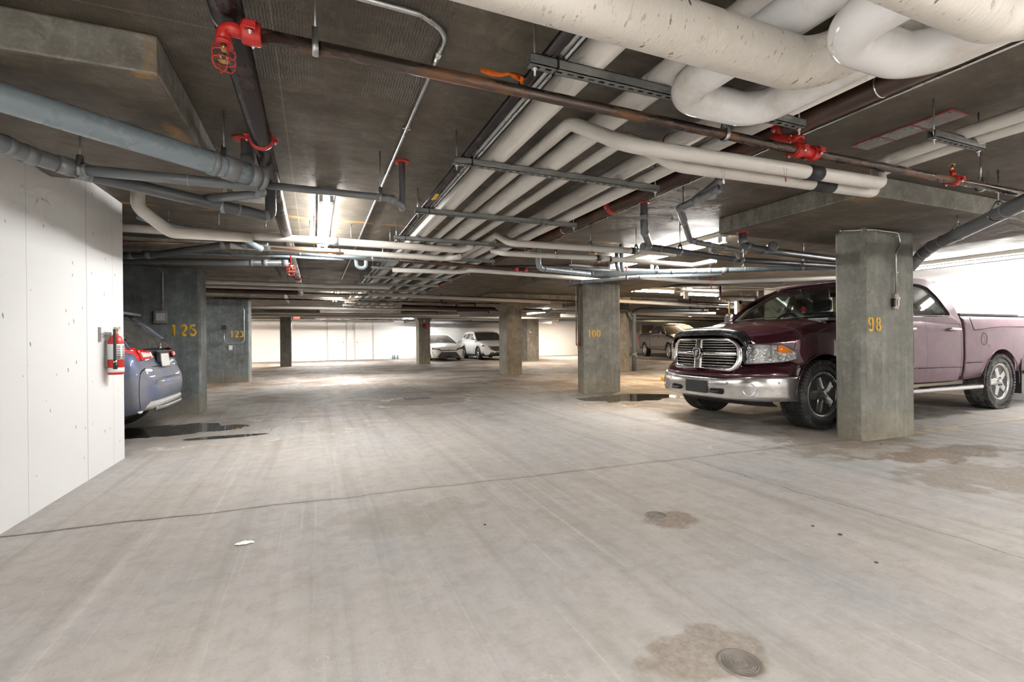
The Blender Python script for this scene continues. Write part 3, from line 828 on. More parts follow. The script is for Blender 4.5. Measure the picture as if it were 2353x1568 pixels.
MB().torus((ex + .01, ey + .035, 1.19), (1, 0, 0), .02, .002, 14, 6).build('pull_pin', M['zinc'], E_)
MB().lathe((ex + .016, ey, 1.18), (1, 0, 0), [(0, .012), (.006, .012)], 12).build('gauge', M['yellow'], E_)

# ------------------------------------------------------------------ floor fittings
def cover(label, x, y, r):
    t = thing('floor_cleanout_cover', label, 'floor cover', (x, y, 0))
    mb = MB().lathe((x, y, -.005), (0, 0, 1), [(0, r), (.008, r), (.0085, r * .9), (.0065, r * .88), (.0065, .001)], 40)
    mb.build('lid', M['iron'], t)
    rg = MB()
    for k in range(1, 8):
        rg.torus((x, y, .0015), (0, 0, 1), r * .88 * k / 8.2, r * .022, 36, 6)
    rg.build('ridges', M['iron'], t)
    return t
cover('small round iron cleanout cover in a brown stain, centre right of the floor', 1.90, 2.345, .066)
cover('larger round ribbed iron cover at the bottom edge of the floor', 1.285, 1.17, .072)
t = thing('floor_drain', 'rectangular floor drain grate in the damp patch of the aisle', 'drain', (1.75, 8.9, 0))
MB().box((1.52, 8.75, -.01), (1.98, 9.05, .002)).build('frame', M['drain_dark'], t)
g = MB()
for k in range(8): g.box((1.55 + k * .053, 8.78, .001), (1.575 + k * .053, 9.02, .006))
g.build('grate_bars', M['galv_dull'], t)
# paper scrap
rows = []
for i in range(9):
    rows.append([(-.353 + (i - 4) * .0115, 2.886 + (j - 2) * .013 * (1 - abs(i - 4) / 6) + .004 * math.sin(i * 2.2), .002 + .010 * max(0, 1 - ((i - 4) / 4.4) ** 2) * (1 - ((j - 2) / 2.6) ** 2)) for j in range(5)])
single(MB().grid(rows), 'paper_scrap', M['paper'], 'small crumpled scrap of white paper on the floor, left of centre', 'litter', solid=.001)
for lb, x, y, r in (('tiny dark pebble on the floor below the construction joint, centre', .9, 2.62, .008), ('dark leaf crumb on the floor right of the small iron cover', 2.6, 1.86, .009), ('second dark crumb right of the small iron cover, nearer the camera', 2.62, 1.72, .010), ('dark crumb at the foot of the pillar marked 98', 5.22, 3.02, .012), ('pair of dark crumbs in the lower right floor', 2.45, 1.44, .008)):
    mb = MB(); mb.lathe((x, y, 0), (0, 0, 1), [(0, r), (.003, r * 1.1), (.005, r * .6)], 7)
    single(mb, 'debris_crumb', M['drain_dark'], lb, 'debris')
# yellow and black wheel stop
t = thing('wheel_stop', 'black and yellow rubber parking stop on the floor left of the maroon pickup', 'wheel stop', (8.4, 9.8, 0))
prof = [(-.08, 0), (.08, 0), (.045, .1), (-.045, .1)]
for k in range(6):
    a, b_ = 8.16 + k * .15, 8.16 + (k + 1) * .15
    mb = MB(); mb.prism([(9.8 + p[0], p[1]) for p in prof], a, b_, 'yz')
    mb.build('stripe', M['black' if k % 2 else 'yellow'], t)
# water bottles against the end wall
for k, xx in enumerate((4.14, 4.24, 4.42)):
    t = thing('water_bottle', ('plastic water bottle at the foot of the end wall, leftmost of three', 'plastic water bottle at the foot of the end wall, middle of three', 'plastic water bottle at the foot of the end wall, rightmost of three')[k], 'bottle', (xx, 28.1, 0), 0, 'bottles at the end wall')
    MB().lathe((xx, 28.1, 0), (0, 0, 1), [(0, .04), (.2, .04), (.25, .015), (.28, .015)], 12).build('bottle_body', M['pvc_light'], t)
    MB().cyl((xx, 28.1, .28), (xx, 28.1, .3), .017, 10).build('cap', M['lamp_body'], t)

# ------------------------------------------------------------------ lamps
for (x, y, L, ax, watt, colr, lb) in LAMPS:
    t = thing('fluorescent_strip', lb, 'ceiling lamp', (x, y, CEIL))
    hx, hy = (L / 2, .065) if ax == 'x' else (.065, L / 2)
    MB().box((x - hx, y - hy, CEIL - .06), (x + hx, y + hy, CEIL), .004).build('housing', M['lamp_body'], t)
    wm = colr[2] < .6
    for sg in (-1, 1):
        o1 = .042 * sg
        a = (x - hx + .03, y + o1, CEIL - .105) if ax == 'x' else (x + o1, y - hy + .03, CEIL - .105)
        b_ = (x + hx - .03, y + o1, CEIL - .105) if ax == 'x' else (x + o1, y + hy - .03, CEIL - .105)
        MB().cyl(a, b_, .0127, 12).build('tube', M['tube_warm' if wm else 'tube'], t)
        for e, q in ((a, -1), (b_, 1)):
            d = Vector((.02 if ax == 'x' else .016, .02 if ax == 'y' else .016, .022))
            MB().box(V(e) - d, V(e) + d + Vector((0, 0, .03)), .003).build('lamp_holder', M['lamp_body'], t)
    ld = bpy.data.lights.new('strip_light', 'AREA')
    ld.shape = 'RECTANGLE'; ld.size = L; ld.size_y = .09
    ld.energy = watt * .62; ld.color = colr; ld.spread = PI
    lo = bpy.data.objects.new('strip_light', ld); COL.objects.link(lo)
    lo.parent = t
    lo.location = (0, 0, -.122)
    lo.rotation_euler = (0, 0, 0 if ax == 'x' else PI / 2)
# ------------------------------------------------------------------ the pipe rack down the middle
CH_Y = [1.72, 2.85, 4.05, 5.20, 6.32, 7.45, 8.55, 9.62, 10.75, 11.9, 13.1, 14.3, 15.5, 16.7]
CHB = 2.152          # underside of the channels
def strut(label, xa, xb, y, zb, group=None, yax=False, rods=True, rx=None):
    t = thing('strut_channel', label, 'steel channel', ((xa + xb) / 2, y, zb), 0, group)
    hw, ht, th = .021, .041, .003
    mb = MB()
    mb.box((xa, y - hw, zb), (xb, y - hw + th, zb + ht)).box((xa, y + hw - th, zb), (xb, y + hw, zb + ht))
    mb.box((xa, y - hw, zb + ht - th), (xb, y - hw * .45, zb + ht)).box((xa, y + hw * .45, zb + ht - th), (xb, y + hw, zb + ht))
    mb.box((xa, y - hw, zb), (xb, y - .007, zb + th)).box((xa, y + .007, zb), (xb, y + hw, zb + th))
    k = xa
    while k < xb - .02:
        mb.box((k, y - .008, zb), (min(k + .022, xb), y + .008, zb + th)); k += .05
    mb.box((xa, y - hw - .001, zb + .017), (xb, y - hw + .001, zb + .021))
    mb.build('channel', M['galv_dull'], t)
    for q in (rx or (xa + .025, xb - .025)):
        if rods:
            MB().cyl((q, y, zb - .035), (q, y, CEIL), .005, 8).build('threaded_rod', M['galv'], t)
        MB().cyl((q, y, zb - .012), (q, y, zb - .002), .011, 6).build('nut', M['zinc'], t)
    return t
names = ['nearest', 'second nearest', 'third nearest', 'fourth nearest', 'fifth nearest', 'sixth nearest', 'seventh nearest', 'eighth nearest']
for i, yy in enumerate(CH_Y):
    g = None if i < 8 else 'far channels under the pipe rack'
    lb = ('slotted steel channel carrying the white pipe rack, %s of the row' % names[i]) if i < 8 else 'distant slotted steel channel carrying the far end of the white pipe rack'
    st_ = strut(lb, .79, 2.345, yy, CHB, g)
    if i < 8:
        mb = MB(); mb.box((.905, yy - .028, CHB - .004), (.911, yy + .028, CHB + .05)); mb.build('cable_tie', M['black_gloss'], st_)

RT = CHB + .043
FAR = 17.2
def rackpipe(x, r, ya, yb, name, label, mat, cat='pipe', **k):
    return pipe(name, label, cat, [(x, ya, RT + r), (x, yb, RT + r)], r, mat, **k)
rackpipe(.872, .019, -2, FAR, 'steel_pipe', 'thin dark steel pipe along the left edge of the pipe rack', 'black_pipe')
# corrugated flexible conduit next to it
mb = MB(); pts = []; rr = []
yq = 1.0
while yq < 9.8:
    pts += [(.918, yq, RT + .014)]; rr += [.0135 if int(round((yq - 1.0) / .006)) % 2 else .0105]
    yq += .006
mb.tube(pts, rr, 10)
single(mb, 'flexible_conduit', M['galv'], 'corrugated metal flexible conduit running beside the thin dark pipe on the rack', 'conduit')
single(MB().tube([(.945, -2, RT + .012), (.945, FAR, RT + .012)], .008, 8), 'steel_conduit', M['galv'], 'thin bright conduit pressed against the first white pipe of the rack', 'conduit')
rackpipe(1.095, .066, -2, FAR, 'insulated_pipe', 'first thick white insulated pipe from the left on the rack', 'ins')
rackpipe(1.48, .064, -2, FAR, 'insulated_pipe', 'thick white insulated pipe in the middle left of the rack, third from left', 'ins')
rackpipe(2.02, .060, -2, 4.9, 'insulated_pipe', 'fifth white insulated pipe of the rack, nearer stretch with red tape band', 'ins')
rackpipe(2.02, .055, 5.5, FAR, 'insulated_pipe', 'far continuation of the fifth white pipe of the rack', 'ins')
rackpipe(2.245, .044, -2, FAR, 'insulated_pipe', 'rightmost white insulated pipe on the rack', 'ins')
rackpipe(1.275, .032, 4.0, FAR, 'insulated_pipe', 'far stretch of the second thin white pipe from the left on the rack', 'ins')
# brown-black main to the right of the rack
t = thing('steel_main', 'dark brown steel main with red grooved couplings along the right edge of the rack', 'pipe', (2.47, -2, 2.25))
MB().tube([(2.47, -2, 2.25), (2.47, FAR, 2.25)], .051, 24).build('pipe_run', M['brown_pipe'], t)
for yy in (1.93, 3.62, 5.25, 7.6, 9.9, 12.5): coupling((2.47, yy, 2.25), (0, 1, 0), .051, t, wid=.048)
for yy in (1.42, 4.5): 
    mb = MB(); mb.torus((2.47, yy, 2.25), (0, 1, 0), .054, .004, 20, 6); mb.build('hanger_strap', M['zinc'], t)
single(MB().tube([(2.86, -2, CEIL - .008), (2.86, 6.6, CEIL - .008)], .0075, 8), 'steel_conduit', M['zinc'], 'thin bright conduit clipped to the ceiling right of the dark main', 'conduit')

# twin insulated lines that leave the rack and cross to the right (near)
pipe('insulated_pipe', 'upper of the two near white pipes bending off the rack, with a black sleeve', 'pipe',
     [(1.275, 4.0, RT + .032), (1.275, 2.25, RT + .034), (1.40, 1.93, 2.01), (3.17, 1.83, 2.0), (3.37, 1.97, 2.19), (3.39, 1.5, 2.215), (3.39, -2, 2.215)], .037, 'ins', bend={1: .1, 2: .12, 3: .07, 4: .07, 5: .1}, hubs=[(3.36, .10)], hubmat='black')
pipe('insulated_pipe', 'lower of the two near white pipes bending off the rack, with a black sleeve', 'pipe',
     [(1.672, FAR, RT + .036), (1.672, 2.30, RT + .036), (1.78, 2.02, 1.99), (3.27, 1.93, 1.985), (3.50, 2.05, 2.18), (3.52, 1.6, 2.20), (3.52, -2, 2.215)], .035, 'ins', bend={1: .1, 2: .1, 3: .08, 4: .08, 5: .1}, hubs=[(16.32, .16)], hubmat='black')
strut('short slotted steel channel under the two white pipes, upper right by the ceiling patches', 3.09, 3.58, 1.53, 2.145)
# twin far branch (middle of the picture)
pipe('insulated_pipe', 'upper white pipe crossing before the pillar marked 100, with a black gap', 'pipe',
     [(1.86, 7.6, RT + .033), (1.86, 4.95, RT + .033), (1.93, 4.72, 2.10), (3.74, 4.63, 2.10), (4.05, 4.62, 2.10)], .036, 'ins', bend=.1, hubs=[(4.42, .05)], hubmat='black')
pipe('insulated_pipe', 'lower white pipe crossing before the pillar marked 100, with a turned end', 'pipe',
     [(1.94, 5.3, 2.12), (1.98, 5.05, 2.05), (3.15, 4.96, 2.05), (4.70, 5.02, 2.05), (4.78, 4.7, 2.07)], .031, 'ins', bend=.06, hubs=[(1.45, .06), (1.62, .03)], hubmat='black')
t = thing('valve', 'small brass valve on the lower crossing white pipe, before the pillar marked 100', 'valve', (3.13, 4.93, 2.07))
MB().cyl((3.02, 4.93, 2.095), (3.14, 4.93, 2.09), .011, 8).build('lever', M['brass'], t)
MB().cyl((3.14, 4.92, 1.99), (3.14, 4.92, 1.975), .02, 12).build('red_tag', M['red'], t)

# large white loops overhead
pipe('loop_pipe', 'glossy white U shaped pipe loop above the rust brown sprinkler pipe', 'pipe loop',
     [(1.415, -2, 2.10), (1.415, 1.60, 2.10), (1.866, 1.60, 2.10), (1.866, -2, 2.10)], .071, 'pvc_white', bend=.12, n=32, seg=12)
pipe('loop_pipe', 'thick white pipe with torn canvas jacket crossing the top of the picture', 'pipe loop',
     [(-1.6, 1.078, 1.95), (1.53, 1.078, 1.95), (1.53, .5, 2.003), (1.53, -2, 2.003)], .076, 'ins_torn', bend=.13, n=32, seg=12)
pipe('loop_pipe', 'largest glossy white U shaped pipe loop at the upper right', 'pipe loop',
     [(1.21, -2, 1.83), (1.21, .80, 1.83), (1.535, .80, 1.83), (1.535, -2, 1.83)], .057, 'pvc_white', bend=.1, n=32, seg=12)
pipe('loop_pipe', 'white canvas wrapped pipe with torn patches in the top right corner', 'pipe loop',
     [(-.4, .53, 1.72), (1.36, .53, 1.72), (1.36, -2, 1.74)], .047, 'ins_torn', bend=.1, n=32, seg=12)

# ------------------------------------------------------------------ sprinkler lines
t = thing('sprinkler_main', 'heavy black steel pipe with red couplings running away along the upper left ceiling', 'pipe', (-.27, -2, 2.21))
MB().tube([(-.27, -2, 2.21), (-.27, 12.6, 2.21)], .053, 28).build('pipe_run', M['black_pipe'], t)
for yy in (3.02, 9.3, 6.6): coupling((-.27, yy, 2.21), (0, 1, 0), .053, t, wid=.03 if yy < 4 else .045)
ringpart((-.27, 1.93, 2.21), (0, 1, 0), .053, .02, t, 'galv', 'pipe_band', .002)
t = thing('sprinkler_branch', 'rusty sprinkler pipe crossing the ceiling from the red elbow to the far right', 'pipe', (-.2, 1.836, 2.105))
MB().tube([(-.175, 1.836, 2.115), (2.5, 1.836, 2.10), (4.2, 1.815, 2.105), (7.2, 1.78, 2.11)], .0235, 20).build('pipe_run', M['rust_pipe'], t)
coupling((-.19, 1.836, 2.115), (1, 0, 0), .026, t, wid=.06, earaxis=(0, 0, 1))
# red tee with clamps
MB().cyl((2.43, 1.836, 2.10), (2.62, 1.832, 2.10), .029, 20).tube([(2.50, 1.836, 2.10), (2.50, 1.86, 2.17), (2.40, 1.95, 2.2)], .026, 14).build('tee_fitting', M['red'], t)
coupling((2.46, 1.836, 2.10), (1, 0, 0), .029, t, wid=.04)
coupling((2.585, 1.833, 2.10), (1, 0, 0), .029, t, wid=.04)
coupling((2.50, 1.87, 2.175), (0, .6, .8), .026, t, wid=.04)
hanger(.01, 1.836, 2.113, .0235, 'hangers on the rusty sprinkler pipe', 'rod hanger with flat strap on the rusty pipe, right of the red elbow')
for q in (1.93, 4.28):
    hanger(q, 1.832, 2.10, .0235, 'hangers on the rusty sprinkler pipe', ('thin pipe hanger with ring on the rusty sprinkler pipe, under the nearest white loop' if q < 3 else 'rod hanger with ring on the rusty sprinkler pipe at the far right'))
# sprinkler head with cage: left
def sprinkler(label, x, y, z, elbow=True, s=1.0, up=False):
    t = thing('fire_sprinkler', label, 'sprinkler', (x, y, z))
    if elbow:
        MB().tube(fillet([(x + .075 * s, y, z + .0), (x, y, z), (x, y, z - .055 * s)], .034 * s, 10), .0235 * s, 18).build('elbow', M['red'], t)
        ringpart((x, y, z - .05 * s), (0, 0, 1), .0235 * s, .014 * s, t, 'red', 'elbow_rim', .003)
    sg = 1 if up else -1
    zb = z + sg * .058 * s
    cg = MB()
    R_ = .034 * s; Hh = .085 * s
    for k in range(4):
        a = k * PI / 2 + .5
        pts = [(x + R_ * math.cos(a) * f, y + R_ * math.sin(a) * f, zb + sg * h * Hh) for f, h in ((.72, 0), (1.0, .06), (1.04, .5), (.98, .82), (.7, .98), (0, 1.03))]
        cg.tube(pts, .0018 * s, 6)
    for h, f in ((.02, .8), (.33, 1.03), (.62, 1.03)):
        cg.torus((x, y, zb + sg * h * Hh), (0, 0, 1), R_ * f, .0018 * s, 20, 6)
    cg.build('wire_cage', M['red'], t)
    hd = MB()
    hd.cyl((x, y, zb + sg * .0), (x, y, zb + sg * .018 * s), .011 * s, 8)
    for q in (-1, 1):
        hd.tube([(x + q * .009 * s, y, zb + sg * .016 * s), (x + q * .014 * s, y, zb + sg * .03 * s), (x + q * .004 * s, y, zb + sg * .05 * s)], .0025 * s, 6)
    hd.build('sprinkler_frame', M['brass'], t)
    df = MB()
    poly = []
    for k in range(32):
        a = 2 * PI * k / 32; q = (.019 if k % 2 else .013) * s
        poly.append((x + q * math.cos(a), y + q * math.sin(a)))
    df.prism(poly, zb + sg * .052 * s, zb + sg * .0545 * s)
    df.build('deflector', M['brass'], t)
    if not elbow:
        MB().cyl((x, y, z - .06 * s) if not up else (x, y, z + .06 * s), (x, y, CEIL) if not up else (x, y, z - .05), .008, 8).build('feed_pipe', M['red_dark'], t)
    return t
sprinkler('caged red sprinkler head on a glossy red elbow, upper left', -.272, 1.836, 2.115)
sprinkler('small caged red sprinkler head hanging under the crossing white pipes, left of centre', -.25, 6.1, 2.03, elbow=False, s=1.35)
t = thing('branch_valve', 'small red saddle clamp with brass head on the rusty pipe at the far right', 'valve', (3.93, 1.82, 2.1))
coupling((3.93, 1.818, 2.104), (1, 0, 0), .0245, t, wid=.035)
MB().tube([(3.93, 1.82, 2.12), (3.91, 1.82, 2.17)], .015, 12).build('outlet', M['red'], t)
MB().cyl((3.91, 1.82, 2.165), (3.905, 1.82, 2.20), .009, 8).torus((3.905, 1.82, 2.205), (0, 0, 1), .016, .004, 14, 6).box((3.88, 1.816, 2.196), (3.93, 1.824, 2.2)).build('brass_head', M['brass'], t)
sprinkler('tiny red sprinkler on the pipe above the maroon pickup roof', 6.6, 6.6, 2.02, elbow=False, up=True, s=1.3)
sprinkler('tiny red sprinkler in front of the grey drain pipes before the pillar marked 100', 4.05, 5.6, 1.99, elbow=False, up=True, s=1.2)

# ------------------------------------------------------------------ upper left drains
pipe('drain_pipe', 'large light grey PVC drain pipe sloping across the upper left', 'pipe',
     [(-1.565, 2.36, 2.09), (-1.182, 2.606, 2.08), (-.522, 3.032, 2.05), (-.289, 3.20, 2.04)], .060, 'pvc_light', hubs=[(1.26, .03), (1.35, .07), (1.48, .05), (1.54, .03)], n=28)
pipe('drain_pipe', 'short grey PVC pipe running back from under the end of the large light grey drain', 'pipe',
     [(-.29, 3.22, 2.0), (-.30, 3.33, 1.985), (-.75, 3.66, 1.99)], .027, 'pvc', hubs=[(.1, .05)])
pipe('drain_pipe', 'grey PVC pipe following the top of the left wall into a wye', 'pipe',
     [(-1.585, 2.3, 2.04), (-1.43, 2.78, 2.02), (-1.295, 3.092, 2.0), (-1.14, 3.24, 1.99)], .042, 'pvc', hubs=[(.52, .03), (.74, .03), (.84, .05), (.98, .06), (1.06, .04)], n=24)
pipe('drain_pipe', 'thin grey PVC pipe from the wye to the right, under the large light grey drain', 'pipe',
     [(-1.15, 3.215, 1.99), (-.30, 3.18, 1.985)], .0285, 'pvc', hubs=[(.02, .04), (.50, .012)])
pipe('drain_pipe', 'grey PVC pipe sloping from the wye down to an elbow beside the black main', 'pipe',
     [(-1.17, 3.245, 1.985), (-.281, 3.783, 1.95), (-.281, 3.783, CEIL)], .036, 'pvc_dark', bend=.05, hubs=[(.04, .05), (.82, .012), (1.0, .03)])
pipe('drain_pipe', 'slim grey PVC pipe running level to a trap under the red ceiling flange', 'pipe',
     [(-.27, 3.39, 2.06), (.50, 3.345, 2.045), (.56, 3.37, 2.01), (.587, 3.47, 2.01), (.587, 3.483, CEIL)], .023, 'pvc', bend=.03, hubs=[(.67, .015), (.78, .04), (.95, .03)])
def flange(label, x, y, r=.055, z=CEIL):
    return single(MB().lathe((x, y, z - .012), (0, 0, 1), [(0, r * .6), (0, r), (.012, r * 1.1)], 20), 'ceiling_flange', M['red'], label, 'pipe flange')
flange('red firestop collar on the ceiling round the slim grey PVC riser', .587, 3.483, .05)
pipe('drain_pipe', 'short grey PVC stub with elbow hanging from the ceiling left of the black main', 'pipe',
     [(-.387, 3.45, CEIL), (-.387, 3.45, 2.17), (-.42, 3.33, 2.13)], .036, 'pvc', bend=.04, hubs=[(.13, .05)], caps=(1,))
flange('red firestop collar behind the short grey stub, left of the black main', -.42, 3.45, .05)
for (hx, hy, hz, hr, lb) in ((-.46, 3.08, 2.05, .06, 'hanger strap on the large light grey drain pipe near its right end'), (-1.40, 2.84, 2.02, .042, 'hanger on the grey pipe at the top of the left wall, leftmost'), (-1.14, 3.21, 1.99, .03, 'hanger beside the wye at the top of the left wall'), (-.55, 3.62, 1.957, .036, 'black clevis hanger on the sloping grey pipe'), (.42, 3.352, 2.047, .023, 'thin hanger on the slim grey level pipe')):
    hanger(hx, hy, hz, hr, 'hangers on the upper left drains', lb, top=SLAB if hx < -.6 and hy < 4.1 else CEIL, kind='galv_dull')
# behind them: insulated pieces
pipe('insulated_pipe', 'bent white insulated pipe dropping from the ceiling at the end of the left wall', 'pipe',
     [(-1.32, 4.75, CEIL), (-1.32, 4.75, 2.17), (-1.12, 4.84, 2.0), (-.6, 5.5, 2.13)], .05, 'ins', bend=.1)
pipe('drain_pipe', 'light grey pipe slanting behind the bent white insulated pipe', 'pipe',
     [(-1.5, 5.4, 2.24), (-1.36, 5.4, 2.19), (-.65, 5.5, 2.11), (-.5, 5.6, 2.03)], .03, 'pvc_light', hubs=[(.2, .05), (.75, .06)])
# long white pair crossing from left to the rack
pipe('insulated_pipe', 'long thick white pipe crossing under the bright strip lamp to the rack, upper of two', 'pipe',
     [(-4.5, 5.56, 2.153), (1.62, 5.54, 2.153), (1.68, 5.36, 2.16), (1.672, 5.28, 2.22)], .041, 'ins', bend=.06, hubs=[(4.72, .05)], hubmat='galv')
pipe('insulated_pipe', 'long white pipe just below the thick one, ending in the same turn under the rack', 'pipe',
     [(-.8, 5.70, 2.07), (1.49, 5.71, 2.07), (1.62, 5.56, 2.075)], .033, 'ins', bend=.06, hubs=[(1.05, .05)], hubmat='galv')
for k, (qx, qz) in enumerate(((.12, 2.14), (.16, 2.06))):
    single(MB().lathe((qx, 5.52 + .12 * k, qz), (0, 0, -1), [(0, .012), (.04, .03), (.045, .012)], 14), 'pipe_tag', M['label'], ('round white tag on the upper of the long white pipes', 'round white tag on the lower of the long white pipes')[k], 'tag')
single(MB().tube([(-.4, 5.32, 2.0), (.29, 5.35, 2.0)], .012, 10).cyl((0, 5.335, 2.0), (0, 5.335, CEIL), .004, 6), 'copper_line', M['copper'], 'short copper coloured line behind the long white pipes', 'pipe')
pipe('drain_pipe', 'pale drain pipe below the long white pair with a small white trap', 'pipe',
     [(-.45, 5.80, 2.05), (.95, 5.92, 2.04)], .023, 'pvc_light', hubs=[(.3, .03), (1.1, .03)])
pipe('drain_trap', 'small white U shaped trap hanging below the pale drain pipe', 'pipe', [(.46, 5.9, 2.04), (.46, 5.9, 1.93), (.57, 5.9, 1.93), (.57, 5.9, 2.12)], .022, 'pvc_light', bend=.05)
pipe('steel_pipe', 'dark sprinkler pipe continuing right from the pale drain to the red tee', 'pipe', [(.85, 5.98, 2.06), (2.66, 6.2, 2.06), (4.9, 6.3, 2.06)], .023, 'brown_pipe', couplings=(1.78, 1.93))
pipe('drain_pipe', 'thin pale pipe low under the black main on the left', 'pipe', [(-1.8, 6.6, 2.1), (-.3, 6.4, 2.1), (.35, 6.42, 2.1)], .014, 'pvc_light', hubs=[(.9, .03), (1.2, .03)])
pipe('drain_pipe', 'blue grey PVC pipe rising to the right above the blue hatchback', 'pipe', [(-3.2, 6.6, 2.02), (-1.974, 6.5, 2.03), (-1.645, 6.373, 2.03), (-.86, 5.72, 2.08), (-.45, 5.66, 2.08)], .036, 'pvc_dark', hubs=[(1.35, .06), (1.55, .05), (2.6, .05), (2.8, .05)])
pipe('drain_pipe', 'blue grey PVC pipe ending in a cleanout above the pillar marked 125', 'pipe', [(-3.2, 6.95, 2.01), (-1.668, 6.7, 2.015), (-.30, 6.42, 2.02)], .038, 'pvc_dark', hubs=[(2.55, .03), (2.7, .06)], caps=(1,))
pipe('copper_line', 'thin rust coloured line along the ceiling behind the long white pipe, far left', 'pipe', [(-2.4, 6.2, 2.12), (-1.1, 6.0, 2.12)], .012, 'copper')

# ------------------------------------------------------------------ drains on the right of centre
pipe('drain_pipe', 'grey PVC riser with an elbow feeding the dark drain, left of the big drop panel', 'pipe',
     [(2.88, 3.70, CEIL), (2.88, 3.70, 2.09), (3.10, 3.90, 2.01)], .034, 'pvc', bend=.05, hubs=[(.14, .06), (.3, .04)])
pipe('drain_pipe', 'dark grey PVC drain running level to the pillar marked 98', 'pipe',
     [(3.05, 3.95, 2.0), (4.62, 4.24, 2.0), (6.3, 4.1, 1.985)], .034, 'pvc_dark', hubs=[(.06, .09), (.26, .012), (1.55, .08), (1.68, .05), (2.6, .06)])
pipe('drain_pipe', 'grey PVC cleanout piece with a round cap below the near twin white pipes', 'pipe',
     [(2.634, 2.56, 2.12), (2.64, 2.96, 2.085), (3.32, 3.58, 2.01), (3.45, 3.62, 2.0), (4.134, 3.776, 2.0), (4.5, 4.08, 2.0)], .027, 'pvc', bend=.04, hubs=[(.03, .05), (.2, .06), (.36, .03), (1.38, .04), (1.65, .05), (1.9, .05)], caps=(0,))
pipe('drain_pipe', 'short grey riser joining the capped cleanout piece from the ceiling', 'pipe', [(2.80, 2.72, CEIL), (2.80, 2.72, 2.24), (2.66, 2.80, 2.12)], .026, 'pvc', bend=.04, hubs=[(.12, .05)])
pipe('drain_pipe', 'grey PVC elbow and drain under the drop panel by the pillar marked 98', 'pipe',
     [(4.19, 3.75, SLAB), (4.19, 3.75, 2.06), (4.26, 3.66, 2.0), (5.9, 3.83, 2.0)], .04, 'pvc_dark', bend=.05, hubs=[(.1, .05), (.2, .03), (.4, .05)])
single(MB().lathe((4.42, 3.60, 2.02), (-.3, -1, 0), [(0, .05), (.05, .052), (.055, .045), (.058, .01)], 28), 'cleanout_plug', M['pvc_dark'], 'big round dark grey drain plug facing the camera under the drop panel', 'pipe cap')
flange('red firestop collar under the drop panel where the dark grey elbow comes down', 4.19, 3.75, .055, SLAB)
flange('red firestop collar on the ceiling round the grey riser left of the drop panel', 2.88, 3.70, .05)
pipe('drain_pipe', 'large grey PVC pipe slanting from the right edge to the pillar marked 98', 'pipe',
     [(3.74, .87, 2.03), (4.672, 1.761, 2.02), (5.97, 2.95, 2.01), (6.14, 3.13, 1.97), (6.155, 3.24, 1.85), (6.02, 3.66, 1.66)], .056, 'pvc', bend={2: .1, 3: .06, 4: .06}, hubs=[(1.1, .04), (1.5, .02), (2.75, .02), (3.05, .04), (3.26, .04)], n=28)
for (q, lb) in (((4.92, 2.0, 2.02), 'wire clevis hanger on the large slanting grey pipe, right edge'), ((5.50, 2.52, 2.012), 'wire clevis hanger on the large slanting grey pipe, near the pillar')):
    hanger(*q, .056, 'hangers on the slanting grey pipe', lb, top=CEIL if q[1] < 2.4 else SLAB)
pipe('drain_pipe', 'light grey PVC drain dropping in front of the twin white pipes and running right', 'pipe',
     [(2.54, 5.30, CEIL), (2.54, 5.30, 1.945), (3.62, 5.85, 1.99), (5.0, 5.06, 2.0), (6.6, 4.1, 2.0)], .034, 'pvc_light', bend={1: .07, 2: .1}, hubs=[(.4, .02), (.5, .03), (1.6, .05), (2.7, .04), (3.0, .06), (3.2, .04), (3.4, .08), (4.4, .05)])
pipe('drain_pipe', 'lower grey PVC drain curving in front of the pillar marked 100', 'pipe',
     [(3.85, 6.9, 2.0), (3.95, 6.7, 1.99), (4.55, 5.9, 2.0), (5.5, 5.3, 2.0)], .026, 'pvc_light', bend=.1, hubs=[(.25, .05), (1.0, .03), (1.2, .03), (1.45, .03), (1.7, .03)], caps=(0,))
pipe('insulated_pipe', 'long thin white pipe below the crossing pipes, right of the rack', 'pipe', [(1.05, 7.1, 2.1), (2.02, 7.0, 2.1), (2.1, 6.6, 2.08), (4.0, 6.9, 2.08), (4.6, 7.05, 2.08)], .033, 'ins', bend=.1)
pipe('insulated_pipe', 'white pipe running across above the maroon pickup toward the right wall', 'pipe', [(3.6, 6.45, 2.12), (6.2, 6.65, 2.08), (6.7, 6.6, 2.08), (8.5, 5.6, 2.12)], .035, 'ins', bend=.1)
pipe('drain_pipe', 'dark bent drain line behind the crossing white pipes, right of the rack', 'pipe', [(2.5, 7.0, 2.2), (3.3, 6.4, 2.16), (4.3, 6.35, 2.14), (5.2, 6.0, 2.14)], .03, 'pvc_dark', bend=.2)
for k, (qx, qy, z0) in enumerate(((3.9, 5.5, 2.02), (4.1, 5.9, 2.1), (4.9, 6.1, 2.08), (5.2, 5.2, 2.1))):
    pipe('drain_riser', ('short pale riser between the crossing pipes, leftmost', 'short pale riser between the crossing pipes, second', 'short dark riser against the glare of the strip lamp', 'short riser right of the glare of the strip lamp')[k], 'pipe',
         [(qx, qy, CEIL), (qx, qy, z0 + .03), (qx + .06, qy + .05, z0)], .028, 'pvc_light' if k % 2 == 0 else 'pvc_dark', bend=.04, hubs=[(.1, .04)])
HG = [(3.62, 4.05, 2.0, .034, 'x'), (4.3, 3.83, 2.0, .027, 'x'), (3.2, 5.65, 1.97, .034, 'x'), (4.4, 5.38, 2.0, .034, 'x'), (2.9, 4.68, 2.1, .036, 'x'), (3.5, 4.645, 2.1, .036, 'x'), (2.62, 4.99, 2.05, .031, 'x'), (2.9, 3.2, 2.06, .027, 'x'), (5.4, 4.82, 2.0, .034, 'x'), (5.7, 4.17, 2.0, .034, 'x')]
